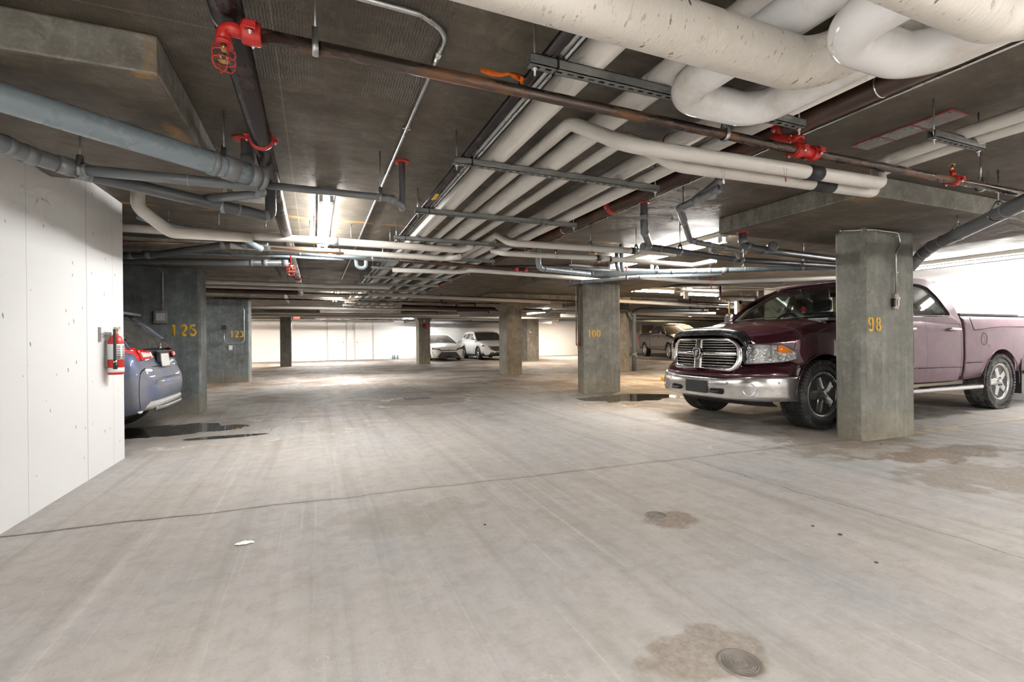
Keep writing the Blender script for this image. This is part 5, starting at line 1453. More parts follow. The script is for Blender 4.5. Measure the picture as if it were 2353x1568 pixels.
bed = [(-5.02, tsec(.90, .55, 1.29, 1.31)), (-4.95, tsec(.93, .52, 1.30, 1.32)), (-4.4, tsec(.96, .50, 1.305, 1.325)), (-3.82, tsec(.965, .48, 1.305, 1.325)), (-3.2, tsec(.962, .44, 1.305, 1.325)), (-2.885, tsec(.957, .43, 1.305, 1.325))]
body_parts(T, hull(bed, gaps=(-3.02,), step=.06), lambda a, b, j: 1 if (b < -3.05 and j in (5, 6, 7)) else 0, [('cargo_bed', 'maroon', None), ('side_box_lid', 'maroon', None)], [(-3.82, .40, .475, .965)])
mb = MB()
for sg in (-1, 1):
    mb.tube([(-2.97, sg * .966, 1.285), (-3.03, sg * .970, 1.19), (-3.06, sg * .972, 1.135), (-3.10, sg * .972, 1.12), (-3.5, sg * .974, 1.15), (-3.82, sg * .974, 1.165), (-4.9, sg * .95, 1.165)], .0045, 6)
    mb.torus((-3.33, sg * .972, 1.01), (0, 1, 0), .075, .0028, 24, 6)
    mb.tube([(-.66, sg * .966, .655), (-1.74, sg * .968, .655)], .004, 6)
    mb.tube([(-1.78, sg * .968, .655), (-2.78, sg * .966, .645)], .004, 6)
    mb.tube([(-2.9, sg * .966, .70), (-3.3, sg * .966, .70)], .004, 6)
mb.build('body_crease', M['under'], T, world=False)
MB().box((-4.5, -.88, 1.315), (-2.92, -.80, 1.35), .008).box((-4.5, .80, 1.315), (-2.92, .88, 1.35), .008).box((-4.9, -.80, 1.31), (-2.9, .80, 1.335), .01).build('bed_rail_cover', M['plastic'], T, world=False)
MB().box((-2.9, -.925, .48), (-2.83, .925, 1.22)).box((-4.85, -.55, .42), (.55, .55, .56)).box((.1, -.75, .36), (.75, .75, .5), .04).build('chassis_and_gap_filler', M['under'], T, world=False)  # first box is a black filler added to keep the cab-bed gap dark

# greenhouse
def ty(x, z): return .925 - max(0, z - 1.27) * .36 - max(0, (x + .75)) * .06
sil = [(-.42, 1.20), (-.50, 1.275), (-.68, 1.42), (-.85, 1.565), (-1.10, 1.685), (-1.35, 1.765), (-1.7, 1.805), (-2.1, 1.815), (-2.4, 1.805), (-2.56, 1.77), (-2.66, 1.66), (-2.78, 1.42), (-2.835, 1.20)]
wf = rnd([(-.69, 1.30), (-.78, 1.36), (-1.05, 1.545), (-1.25, 1.665), (-1.45, 1.735), (-1.70, 1.745), (-1.70, 1.30)], .02)
wr = rnd([(-1.80, 1.30), (-1.80, 1.745), (-2.15, 1.74), (-2.33, 1.70), (-2.47, 1.56), (-2.58, 1.34), (-2.56, 1.30)], .03)
for sg in (-1, 1):
    sheet(sil, [wf, wr], ty, 'cab_side', 'maroon', T, sg, .035)
    for wn_ in (wf, wr):
        mb = MB(); lo_ = [(p[0], sg * (ty(*p) - .008), p[1]) for p in wn_]
        f = mb.bm.faces.new([mb.bm.verts.new(p) for p in lo_])
        g_ = mb.build('side_window', M['glass_dark' if wn_ is wr else 'glass'], T, world=False)
        if wn_ is wr: g_['label'] = 'tinted rear side window'
        mb = MB(); q = [(p[0], sg * (ty(*p) + .019), p[1]) for p in wn_]; mb.tube(q + [q[0]], .007, 6, cap=False)
        mb.build('window_seal', M['plastic'], T, world=False)
    MB().tube([(-.66, sg * .927, 1.286), (-1.74, sg * .929, 1.286), (-2.62, sg * .925, 1.286)], .009, 8).build('beltline_chrome', M['chrome_dusty'], T, world=False)
    # pillar lit inner trim + handles
    for hx in (-2.58, -1.56):
        h = MB().box((hx - .13, sg * .955, 1.075), (hx + .13, sg * .962, 1.165), .02)
        hb_ = MB().tube(fillet([(hx - .12, sg * .955, 1.13), (hx - .11, sg * 1.0, 1.13), (hx + .11, sg * 1.0, 1.13), (hx + .12, sg * .955, 1.13)], .02), .017, 10)
        h.bm.free()
        hb_.build('door_handle', M['chrome_dusty'], T, world=False)
# roof
rows = []
prof = [(-1.33, 1.765), (-1.5, 1.80), (-1.75, 1.83), (-2.1, 1.84), (-2.4, 1.83), (-2.6, 1.79)]
for x, z in prof:
    rows.append([(x - .03 * 0 + (.10 * (1 - (t / 5) ** 2) if x > -1.4 else 0), (ty(x, z - .02) + .004) * t / 5, z + .03 * (1 - abs(t / 5) ** 3) - (.028 if abs(t) == 5 else 0)) for t in range(-5, 6)])
MB().grid(rows).build('roof', M['maroon'], T, world=False, solid=.03)
# windshield: curved sheet, with painted pillars
ws = []
for i in range(7):
    u = i / 6
    row = []
    for t in range(-6, 7):
        v = t / 6
        xb = -.27 - .21 * v * v; xt = -1.27 - .09 * v * v
        zb_, zt_ = 1.262 - .01 * v * v, 1.785 - .02 * v * v
        z = zb_ + (zt_ - zb_) * u
        x = xb + (xt - xb) * (u ** 1.08)
        row.append((x, v * (ty(x, z) - .02), z + .035 * math.sin(PI * u)))
    ws.append(row)
MB().grid(ws).build('windshield', M['glass'], T, world=False)
for sg in (-1, 1):
    pts = [Vector(r[12 if sg > 0 else 0]) for r in ws]
    MB().tube([p + Vector((-.012, sg * .004, .0)) for p in pts], .024, 8).build('windshield_pillar', M['maroon'], T, world=False)
    MB().tube([p + Vector((-.06, -sg * .03, -.03)) for p in pts], .03, 8).tube([(-1.05, sg * .70, 1.60), (-.85, sg * .74, 1.50), (-.72, sg * .77, 1.41)], .018, 8).build('interior_pillar', M['interior_grey'], T, world=False)
# rear cab wall with window
MB().box((-2.83, -.86, 1.2), (-2.80, .86, 1.36)).box((-2.66, -.72, 1.70), (-2.58, .72, 1.80)).build('cab_back', M['maroon'], T, world=False)
mb = MB(); mb.grid([[(-2.80, -.80, 1.34), (-2.80, .80, 1.34)], [(-2.64, -.72, 1.72), (-2.64, .72, 1.72)]]); mb.build('rear_window', M['glass'], T, world=False)
# wipers
for yy in (-.45, .25):
    MB().tube([(-.27, yy, 1.28), (-.36, yy + .52, 1.305)], .006, 6).tube([(-.24, yy - .04, 1.27), (-.29, yy + .2, 1.29)], .007, 6).build('wiper', M['plastic'], T, world=False)
MB().box((-.50, -.84, 1.225), (-.25, .84, 1.262), .01).build('cowl', M['plastic'], T, world=False)
# interior
MB().box((-1.0, -.80, .9), (-.42, .80, 1.24), .04).build('dashboard', M['interior'], T, world=False)
MB().torus((-1.12, -.42, 1.22), (.9, 0, .45), .19, .018, 28, 8).build('steering_wheel', M['interior'], T, world=False)
for yy in (-.42, .42):
    for xx in (-1.65, -2.45):
        s_ = MB().box((xx - .28, yy - .27, .85), (xx + .28, yy + .27, 1.0), .05).box((xx - .34, yy - .26, .9), (xx - .18, yy + .26, 1.42), .06).box((xx - .36, yy - .14, 1.44), (xx - .25, yy + .14, 1.62), .04)
        s_.build('seat', M['interior'], T, world=False)
MB().box((-.98, -.12, 1.575), (-.94, .12, 1.64), .012).tube([(-.96, 0, 1.63), (-.90, 0, 1.70)], .012, 8).build('rear_view_mirror', M['plastic'], T, world=False)
for yy in (-.38, .38): MB().box((-1.42, yy - .22, 1.66), (-1.28, yy + .22, 1.68), .008).build('sun_visor', M['interior_grey'], T, world=False)
# mirrors
for sg in (-1, 1):
    m = MB().box((-.72, sg * 1.02 - .10, 1.25), (-.61, sg * 1.02 + .10, 1.42), .05)
    o = m.build('side_mirror', M['chrome'], T, world=False)
    MB().tube([(-.70, sg * .90, 1.27), (-.67, sg * .97, 1.29)], .03, 8).build('mirror_arm', M['plastic'], o, world=False)
    MB().box((-.728, sg * 1.02 - .08, 1.27), (-.719, sg * 1.02 + .08, 1.40), .003).build('mirror_glass', M['chrome'], o, world=False)

# grille: chrome surround, four windows of chrome bars, cross, shield emblem
def gx(y, z=.9): return .965 - .12 * abs(y / .56) ** 2.6 - (z - .68) * .09
gout = rnd([(-.50, .665), (-.565, .80), (-.545, 1.0), (-.44, 1.085), (.44, 1.085), (.545, 1.0), (.565, .80), (.50, .665)], .07, 5)
gin = rnd([(-.455, .72), (-.51, .81), (-.495, .975), (-.41, 1.035), (.41, 1.035), (.495, .975), (.51, .81), (.455, .72)], .055, 5)
mb = MB()
mid = [((a[0] + b_[0]) / 2, (a[1] + b_[1]) / 2) for a, b_ in zip(gout, gin)]
def lp(ps, d): return [(gx(*p) + d, p[0], p[1]) for p in ps]
L_ = [lp(gout, -.02), lp(gout, .012), lp(mid, .035), lp(gin, .018), lp(gin, -.05)]
L_ = [r + [r[0]] for r in L_]
mb.grid(L_); G = mb.build('grille', M['chrome'], T, world=False)
mb = MB(); rows = []
for z in (.70, .8, .9, 1.0, 1.05): rows.append([(gx(y, z) - .05, y, z) for y in [k * .05 * 10.4 / 10 for k in range(-10, 11)]])
mb.grid(rows); mb.build('grille_backing', M['under'], G, world=False)
def gbar(z, ya, yb, hh, d, mat, name, depth=.03):
    mb = MB(); n = 10
    ys = [ya + (yb - ya) * k / n for k in range(n + 1)]
    r = []
    for (dz, dd) in ((-hh, d - depth), (-hh, d - .004), (-hh * .5, d + .004), (hh * .5, d + .004), (hh, d - .004), (hh, d - depth)):
        r.append([(gx(y, z) + dd, y, z + dz) for y in ys])
    r.append(r[0]); mb.grid(r); return mb.build(name, M[mat], G, world=False)
for z0, z1_ in ((.735, .84), (.925, 1.02)):
    for k in range(4):
        z = z0 + (z1_ - z0) * (k + .0) / 3
        lim = .475 if .76 < z < .99 else .44
        gbar(z, .07, lim, .0065, -.005, 'chrome_dusty', 'grille_bar'); gbar(z, -lim, -.07, .0065, -.005, 'chrome_dusty', 'grille_bar')
gbar(.882, -.50, .50, .024, .012, 'chrome', 'grille_crossbar')
mb = MB(); rows = []
for z in (.70, .76, .82, .88, .94, 1.0, 1.05): rows.append([(gx(0, z) + dd, yy * (1.0 if z > .86 else 1.12), z) for yy, dd in ((-.062, -.02), (-.055, .02), (-.035, .028), (.035, .028), (.055, .02), (.062, -.02))])
mb.grid(rows, smooth=False); mb.build('grille_upright', M['chrome'], G, world=False)
# shield with a ram's head in relief
sh = [(0, .805), (-.035, .83), (-.058, .87), (-.062, .935), (-.048, .95), (.048, .95), (.062, .935), (.058, .87), (.035, .83)]
mb = MB(); mb.prism(sh, .985, 1.0, 'yz', bev=.003)
E2 = mb.build('emblem', M['chrome'], G, world=False)
mb = MB(); mb.prism([(p[0] * .82, .882 + (p[1] - .882) * .82) for p in sh], .99, 1.003, 'yz'); mb.build('emblem_field', M['plastic'], G, world=False)
mb = MB()
mb.prism([(0, .835), (-.012, .85), (-.010, .87), (-.020, .90), (-.014, .92), (0, .925), (.014, .92), (.020, .90), (.010, .87), (.012, .85)], 1.0, 1.012, 'yz', bev=.003)
for sg in (-1, 1): mb.torus((1.007, sg * .027, .896), (1, 0, 0), .017, .0058, 16, 6, -.6 if sg < 0 else PI + .6 - 2 * PI * 0, (PI * 1.35 if sg < 0 else PI * 2.6))
mb.build('emblem_relief', M['chrome'], G, world=False)
# hood nose and the bug deflector over its edge
def nose(v):
    y = v * .60
    return .930 - .13 * abs(v) ** 3, y, 1.155 - .09 * abs(v) ** 4
rows = []
for t in range(-12, 13):
    x, y, z = nose(t / 12)
    rows.append([(x - .25, y * 1.0, z + .025 - .05 * abs(t / 12) ** 3), (x - .10, y, z + .018 - .03 * abs(t / 12) ** 3), (x - .03, y, z + .004), (x + .0, y, z - .02), (x - .005, y, z - .05)])
MB().grid(rows).build('hood_nose', M['maroon'], T, world=False, solid=.006)
rows = []
for t in range(-14, 15):
    x, y, z = nose(t / 14)
    y *= 1.04; z -= .09 * max(0, abs(t / 14) - .86) / .14
    rows.append([(x - .07, y, z + .045), (x - .03, y, z + .042), (x + .005, y, z + .028), (x + .026, y, z + .0), (x + .032, y, z - .03), (x + .028, y, z - .05)])
MB().grid(rows).build('bug_deflector', M['black_gloss'], T, world=False, solid=.004)
# headlights
for sg in (-1, 1):
    hl = []
    for i in range(9):
        u = i / 8
        y = .565 + (.905 - .565) * u ** .8; x = .80 - .42 * u ** 1.7
        zt_, zb_ = .995 - .012 * u, .765 + .035 * u
        if u > .8: zt_ -= (u - .8) * .45; zb_ += (u - .8) * .12
        hl.append([(x + .02 * 1, sg * (y + .012), zb_ + (zt_ - zb_) * k / 5) for k in range(6)])
    base = MB().grid([[(p[0] - .035, p[1] - sg * .03, p[2]) for p in r] for r in hl]).build('headlight', M['lamp_inner'], T, world=False)
    MB().grid([[(p[0] + .012, p[1] + sg * .006, p[2]) for p in r] for r in hl]).build('headlight_lens', M['lens'], base, world=False)
    edge = [r[0] for r in hl] + [hl[-1][k] for k in range(1, 5)] + [r[-1] for r in hl[::-1]] + [hl[0][k] for k in range(4, 0, -1)]
    MB().tube([(p[0] + .008, p[1], p[2]) for p in edge] + [(edge[0][0] + .008, edge[0][1], edge[0][2])], .008, 6, cap=False).build('headlight_rim', M['plastic'], base, world=False)
    for (u_, zz, rr_) in ((.16, .905, .072), (.26, .812, .048), (.48, .90, .068)):
        y = .565 + .34 * u_ ** .8; x = .80 - .42 * u_ ** 1.7
        MB().lathe((x - .05, sg * (y - .02), zz), (1, sg * .35, 0), [(0, rr_ * .4), (.035, rr_), (.04, rr_ * .96), (.012, rr_ * .45), (.012, .001)], 20).build('reflector_bowl', M['chrome'], base, world=False)
        MB().lathe((x - .03, sg * (y - .015), zz), (1, sg * .35, 0), [(0, .013), (.018, .013), (.026, .004)], 12).build('bulb', M['lens'], base, world=False)
    for k in range(5):
        MB().box((.52 + k * .055, sg * (.86 - k * .035) - .01, .868), (.57 + k * .055, sg * (.86 - k * .035) + .01, .874)).build('reflector_rib', M['plastic'], base, world=False) if k in (1, 3) else None
    mb = MB()
    am = []
    for u_ in (.70, .78, .86, .93):
        y = .565 + .34 * u_ ** .8; x = .80 - .42 * u_ ** 1.7
        am.append([(x + .036, sg * (y + .020), z) for z in ((.90 + (.0 if u_ < .75 else .0)), .975 - max(0, u_ - .8) * .5)])
    mb.grid(am); mb.build('amber_turn_lens', M['amber'], base, world=False, solid=.006)
# front fascia strip under the grille and the chrome bumper
def plan(v, d=0.0):
    y = v * (.945 + d * .3); a = abs(v)
    return (1.015 + d - .02 * a - .10 * a ** 2 - .13 * a ** 4 - .33 * a ** 9, y)
def strip(zs, name, mat, parent=T, v0=-1.0, v1=1.0, n=48, lift=lambda v: 0.0, solid=.01):
    rows = []
    for i in range(n + 1):
        v = v0 + (v1 - v0) * i / n
        r = []
        for (z, d) in zs:
            x, y = plan(v, d); r.append((x, y, z + lift(v) * (1 if z > .5 else .15)))
        rows.append(r)
    return MB().grid(rows).build(name, M[mat], parent, world=False, solid=solid)
lift = lambda v: .035 * max(0, min(1, (abs(v) - .45) / .3))
strip([(.575, -.07), (.60, -.030), (.635, -.028), (.665, -.05), (.70, -.085), (.735, -.13), (.77, -.17)], 'front_fascia', 'maroon', lift=lambda v: .02 * max(0, min(1, (abs(v) - .45) / .3)))
BP = strip([(.59, -.05), (.585, .0), (.57, .012), (.50, .018), (.44, .005), (.40, .012), (.365, .004), (.345, -.03), (.34, -.07)], 'bumper', 'chrome_dusty', lift=lift, solid=.008)
for sg in (-1, 1):
    x, y = plan(sg * .74, .012)
    dr = Vector((.85, sg * .45, 0)).normalized()
    MB().lathe(Vector((x, y, .475)) - dr * .02, dr, [(.0, .03), (.018, .072), (.024, .078), (.026, .07), (.012, .045), (.010, .002)], 24).build('fog_lamp_recess', M['chrome'], BP, world=False)
    x, y = plan(sg * .345, .0)
    MB().box((x - .02, y - .10, .405), (x + .026, y + .10, .475), .018).build('tow_hook_opening', M['under'], BP, world=False)
    MB().tube(fillet([(x, y - .07, .435), (x + .06, y - .06, .43), (x + .06, y + .03, .43), (x, y + .05, .435)], .02), .013, 8).build('tow_hook', M['plastic'], BP, world=False)
    for vv, zz in ((.22, .545), (.50, .55), (.93, .565)):
        x, y = plan(sg * vv, .018)
        MB().lathe((x - .004, y, zz), (1, sg * .3 * vv, 0), [(0, .014), (.006, .014), (.008, .008)], 14).build('parking_sensor', M['chrome_dusty'], BP, world=False)
MB().box((1.02, -.14, .40), (1.055, .20, .555), .012).cyl((1.05, -.06, .45), (1.058, -.06, .45), .009, 10).cyl((1.05, .12, .45), (1.058, .12, .45), .009, 10).build('plate_holder', M['plastic'], BP, world=False)
strip([(.37, -.16), (.31, -.20), (.27, -.30)], 'air_dam', 'plastic', v0=-.85, v1=.85)
# wheels
wheel(T, 0, .955, .402, .27, 1, .262, 'tire', 'alloy_dark', label='front wheel with dark grey alloy rim', wide=1.75)
wheel(T, 0, -.955, .402, .27, -1, .262, 'tire', 'alloy_dark', label='front wheel with dark grey alloy rim', wide=1.75)
wheel(T, -3.82, .955, .402, .27, 1, .262, 'tire_dusty', 'alloy', label='rear wheel with bright alloy rim', wide=1.75)
wheel(T, -3.82, -.955, .402, .27, -1, .262, 'tire_dusty', 'alloy', label='rear wheel with bright alloy rim', wide=1.75)
# running boards, mud flaps, rear bumper, tail lights
for sg in (-1, 1):
    b_ = MB().box((-3.22, sg * .86, .335), (-.62, sg * 1.02, .39), .02); rb = b_.build('running_board', M['chrome_dusty'], T, world=False)
    tr_ = MB()
    tr_.box((-3.12, sg * .88, .388), (-1.95, sg * 1.0, .397), .002).box((-1.75, sg * .88, .388), (-.72, sg * 1.0, .397), .002)
    for k in range(44):
        xx = -3.1 + k * .055
        if not -1.97 < xx < -1.72: tr_.box((xx, sg * .885, .396), (xx + .02, sg * .995, .403))
    tr_.build('step_tread', M['plastic'], rb, world=False)
    MB().box((-4.40, sg * .955 - .12 * (sg > 0), .20), (-4.385, sg * .955 + .12 * (sg < 0), .76), .003).build('mud_flap', M['plastic'], T, world=False)
    MB().box((-5.03, sg * .88 - .06, .85), (-4.99, sg * .88 + .06, 1.22), .02).build('tail_light', M['tail_red'], T, world=False)
    rows = []   # wheel arch lip
    for xa in (0, -3.82):
        pts = [(xa + .482 * math.cos(a), sg * .965, .40 + .482 * math.sin(a)) for a in [math.radians(-4 + 188 * k / 24) for k in range(25)]]
        MB().tube(pts, .006, 6).build('arch_lip', M['maroon'], T, world=False)
MB().box((-5.22, -.9, .45), (-5.04, .9, .66), .04).build('rear_bumper', M['chrome_dusty'], T, world=False)

# the upper body stands a little taller toward the cab
for _o in list(T.children_recursive):
    if _o.type != 'MESH' or _o.name.startswith(('wheel', 'rim', 'spokes', 'hub_cap', 'lug', 'brake', 'tire')): continue
    if _o.data.get('lifted'): continue
    _o.data['lifted'] = 1
    for _v in _o.data.vertices:
        a_ = max(0, min(1, (_v.co.z - .85) / .40)); b_ = max(0, min(1, (.75 - _v.co.x) / .9))
        _v.co.z += .045 * a_ * a_ * (3 - 2 * a_) * b_
        _v.co.z += .0
del a_, b_

# red leaf tag hanging from the truck's mirror (a thing of its own)
t = thing('air_freshener', 'red hanging tag below the mirror inside the maroon pickup windshield', 'air freshener', (6.38, 4.68, 1.44))
lf = [(0, .06), (-.012, .04), (-.03, .045), (-.025, .025), (-.045, .01), (-.028, -.008), (-.03, -.03), (0, -.025), (.03, -.03), (.028, -.008), (.045, .01), (.025, .025), (.03, .045), (.012, .04)]
MB().prism([(4.68 + p[0], 1.46 + p[1]) for p in lf], 6.375, 6.379, 'yz').build('leaf_card', M['tag_red'], t)
MB().box((6.376, 4.655, 1.42), (6.379, 4.705, 1.432)).build('card_strip', M['label'], t)
MB().cyl((6.377, 4.68, 1.52), (6.40, 4.69, 1.60), .0015, 5).build('string', M['black'], t)
# =================================================================== the other vehicles
def csec(w, zb, zsh, zt, cr=.55):
    h = zsh - zb
    return [(0, zb), (w * .84, zb), (w * .95, zb + h * .07), (w * .985, zb + h * .25), (w, zb + h * .5), (w * .985, zb + h * .78), (w * .95, zb + h * .93), (w * .88, zsh), (w * .74, zsh + (zt - zsh) * .5), (w * .45, zsh + (zt - zsh) * .88), (0, zt)]

def canopy(root, sil, kinds, ty, paintm, glassm, crown=.03, names=('roof', 'windshield', 'rear_window')):
    """sheets across the car between neighbouring points of the greenhouse outline; kinds: 'g'/'r'/'b' per segment"""
    runs = []
    for i, k in enumerate(kinds):
        if runs and runs[-1][0] == k: runs[-1][2] = i + 1
        else: runs.append([k, i, i + 1])
    for k, a, b in runs:
        rows = []
        for (x, z) in sil[a:b + 1]:
            rows.append([(x + crown * 2.2 * (1 - (t / 5) ** 2) * (1 if k == 'w' else (-1 if k == 'b' else 0)), ty(x, z) * t / 5 * 1.003, z + crown * (1 - abs(t / 5) ** 3) * (1 if k == 'r' else .35) - .008) for t in range(-5, 6)])
        nm = {'r': names[0], 'w': names[1], 'b': names[2]}[k]
        MB().grid(rows).build(nm, M[paintm if k == 'r' else glassm], root, world=False, solid=.015 if k == 'r' else 0)

def car(name, label, cat, loc, rot, secs, sil, kinds, wins, ty, paintm, wheels, gaps, doors, hoodx, glassm='glass', sideglass='glass_dark', tire='tire', rim='alloy', spokes=10, arch=.05, mirror=None, fine=False, seats=True):
    root = thing(name, label, cat, loc, rot)
    st = hull([(x, csec(w, zb, zs, zt)) for x, w, zb, zs, zt in secs], gaps=gaps, step=.08)
    def cell(a, b, j):
        m_ = (a + b) / 2
        if b - a < .0105 and 2 <= j <= 7: return 3
        for k, (d0, d1) in enumerate(doors):
            if d0 < m_ < d1 and 2 <= j <= 6: return 1
        if m_ > hoodx and j >= 8: return 2
        return 0
    (fx, rx, wr_, wy, ww) = wheels
    body_parts(root, st, cell, [('body_shell', paintm, None), ('door', paintm, None), ('hood', paintm, None), ('panel_gap', 'under', None)], [(fx, wr_, wr_ + arch, wy), (rx, wr_, wr_ + arch, wy)], awid=.3)
    for sg in (-1, 1):
        sheet(sil, wins, ty, 'cab_side', paintm, root, sg, .025)
        for wn_ in wins:
            mb = MB(); mb.bm.faces.new([mb.bm.verts.new((p[0], sg * (ty(*p) - .004), p[1])) for p in wn_])
            mb.build('side_window', M[sideglass], root, world=False)
        if mirror:
            mx_, mz_ = mirror
            m = MB().box((mx_ - .05, sg * (wy + .10) - .09, mz_ - .06), (mx_ + .07, sg * (wy + .10) + .09, mz_ + .07), .04).build('side_mirror', M[paintm], root, world=False)
            MB().box((mx_ - .03, sg * (wy - .06), mz_ - .05), (mx_ + .03, sg * (wy + .04), mz_ - .02)).build('mirror_arm', M['plastic'], m, world=False)
        for x_ in (fx, rx):
            wheel(root, x_, sg * wy, wr_, ww, sg, wr_ * .68, tire, rim, spokes, knobs=False, fine=fine)
    canopy(root, sil, kinds, ty, paintm, glassm)
    MB().box((rx - .3, -wy * .7, .18), (fx + .3, wy * .7, .35)).build('underbody', M['under'], root, world=False)
    if seats:
        zc_ = sil[1][1]
        for yy in (-.38, .38):
            for xx in (sil[4][0] - .25, sil[4][0] - 1.1):
                MB().box((xx - .3, yy - .22, zc_ - .35), (xx - .12, yy + .22, zc_ + .18), .05).box((xx - .3, yy - .12, zc_ + .19), (xx - .2, yy + .12, zc_ + .33), .03).build('seat', M['interior'], root, world=False)
        MB().box((sil[1][0] - .75, -.66, zc_ - .25), (sil[1][0] - .15, .66, zc_ + .0), .03).build('dashboard', M['interior'], root, world=False)
    return root

# ---- white sedan facing the aisle
tyS = lambda x, z: .80 - max(0, z - .93) * .52 - max(0, x + .6) * .08 - max(0, -x - 2.6) * .10
silS = [(-.25, .86), (-.42, .93), (-.8, 1.12), (-1.15, 1.27), (-1.45, 1.345), (-1.9, 1.375), (-2.3, 1.355), (-2.65, 1.29), (-3.0, 1.16), (-3.3, 1.03), (-3.35, .93)]
kS = 'wwwwrrrbbb'
wS = [rnd([(-.80, .955), (-1.02, 1.09), (-1.35, 1.25), (-1.55, 1.295), (-1.62, 1.295), (-1.62, .955)], .02), rnd([(-1.70, .955), (-1.70, 1.30), (-2.05, 1.30), (-2.4, 1.23), (-2.75, 1.08), (-2.8, .99), (-2.6, .955)], .03)]
SD = car('sedan_car', 'white compact sedan parked facing the aisle beside the white crossover', 'car', (6.36, 24.88, 0), -PI / 2,
    [(-3.50, .60, .38, .90, .93), (-3.42, .74, .28, .95, .98), (-3.2, .82, .24, .96, 1.0), (-2.6, .855, .19, .94, .98), (-1.6, .86, .17, .92, .94), (-.6, .86, .17, .90, .93), (-.3, .86, .17, .875, .93), (.1, .85, .19, .82, .90), (.5, .82, .17, .74, .83), (.72, .76, .17, .66, .75), (.84, .66, .19, .60, .68), (.90, .52, .22, .56, .63)],
    silS, kS, wS, tyS, 'white_paint', (0, -2.58, .305, .86, .20), (-1.66, -.66, -2.7), ((-1.66, -.66), (-2.7, -1.66)), -.30, glassm='glass_dark', mirror=(-.62, .98), rim='alloy')
def fplan(v, x0, w, c=.35): return (x0 - c * abs(v) ** 3.2, v * w)
def fstrip(root, zs, name, mat, x0, w, v0=-1.0, v1=1.0, c=.35, n=24, solid=.012, parent=None):
    rows = []
    for i in range(n + 1):
        v = v0 + (v1 - v0) * i / n
        x, y = fplan(v, x0, w, c)
        rows.append([(x + d, y, z) for z, d in zs])
    return MB().grid(rows).build(name, M[mat], parent or root, world=False, solid=solid)
BS = fstrip(SD, [(.60, -.10), (.55, -.02), (.48, .0), (.30, .02), (.20, .02), (.15, -.03)], 'bumper', 'white_paint', .93, .84)
MB().prism([(-.60, .22), (-.38, .47), (.38, .47), (.60, .22), (.50, .16), (-.50, .16)], .925, .965, 'yz', bev=.01).build('lower_grille', M['plastic'], BS, world=False)
fstrip(SD, [(.30, .0), (.22, .02), (.20, .0)], 'grille_slot', 'under', .955, .45, -.75, .75, .2, parent=BS)
MB().box((.955, -.36, .27), (.968, .36, .285)).box((.955, -.36, .32), (.968, .36, .335)).box((.955, -.36, .37), (.968, .36, .385)).box((.955, -.2, .20), (.97, .2, .25)).build('grille_bars', M['plastic'], BS, world=False)
fstrip(SD, [(.565, .02), (.545, .03), (.535, .02)], 'chrome_strip', 'black_gloss', .93, .72, c=.30, parent=BS)
MB().torus((.965, 0, .56), (1, 0, 0), .045, .008, 20, 6).torus((.967, 0, .56), (1, 0, .0), .028, .006, 16, 6).build('emblem', M['chrome'], BS, world=False)
for sg in (-1, 1):
    rows = []
    for i in range(7):
        u = i / 6
        x, y = fplan(.50 + .44 * u, .95, .86, .38)
        rows.append([(x - .01, sg * y, .545 + .06 * u), (x + .005, sg * (y + .006), .585 + .06 * u), (x - .05, sg * (y - .01), .625 + .09 * u)])
    h = MB().grid(rows).build('headlight', M['plastic'], SD, world=False, solid=.02)
    MB().grid([[(r[0][0] + .02, r[0][1], r[0][2] + .012), (r[1][0] + .018, r[1][1] + sg * .004, r[1][2] + .012)] for r in rows[1:6]]).build('headlight_lens', M['chrome'], h, world=False, solid=.004)
    MB().tube([(.70, sg * .80, .50), (.78, sg * .79, .34), (.80, sg * .72, .24)], .012, 6).build('air_vent_edge', M['plastic'], SD, world=False)
# ---- white crossover
tyU = lambda x, z: .83 - max(0, z - 1.08) * .36 - max(0, x + .6) * .06 - max(0, -x - 2.9) * .10
silU = [(-.22, 1.00), (-.40, 1.075), (-.75, 1.26), (-1.05, 1.42), (-1.30, 1.50), (-1.8, 1.555), (-2.5, 1.55), (-3.0, 1.50), (-3.25, 1.40), (-3.42, 1.2), (-3.45, 1.05)]
wU = [rnd([(-.80, 1.115), (-1.0, 1.24), (-1.28, 1.39), (-1.5, 1.43), (-1.62, 1.43), (-1.62, 1.115)], .02), rnd([(-1.70, 1.125), (-1.70, 1.435), (-2.35, 1.435), (-2.5, 1.14)], .03), rnd([(-2.58, 1.17), (-2.48, 1.43), (-2.85, 1.40), (-3.1, 1.25)], .03)]
SU = car('crossover_car', 'white crossover with dark grille parked partly behind the flared pillar', 'car', (8.98, 24.50, 0), -PI / 2,
    [(-3.52, .66, .42, 1.02, 1.06), (-3.42, .80, .32, 1.06, 1.10), (-3.1, .87, .27, 1.08, 1.12), (-2.6, .89, .22, 1.07, 1.1), (-1.6, .89, .20, 1.05, 1.08), (-.6, .89, .20, 1.03, 1.07), (-.25, .885, .20, 1.01, 1.06), (.1, .88, .22, .97, 1.03), (.45, .86, .22, .90, .97), (.68, .80, .22, .84, .91), (.80, .70, .25, .78, .85), (.86, .56, .30, .74, .80)],
    silU, 'wwwwrrrbbb', wU, tyU, 'white_paint', (0, -2.60, .345, .895, .22), (-1.66, -.66, -2.7), ((-1.66, -.66), (-2.7, -1.66)), -.28, glassm='glass_dark', mirror=(-.62, 1.13), rim='alloy_dark')
BU = fstrip(SU, [(.74, -.08), (.66, -.01), (.48, .02), (.40, .01)], 'bumper', 'white_paint', .90, .86)
fstrip(SU, [(.40, .0), (.34, .02), (.24, .0), (.21, -.04)], 'lower_bumper', 'plastic', .90, .88, parent=BU)
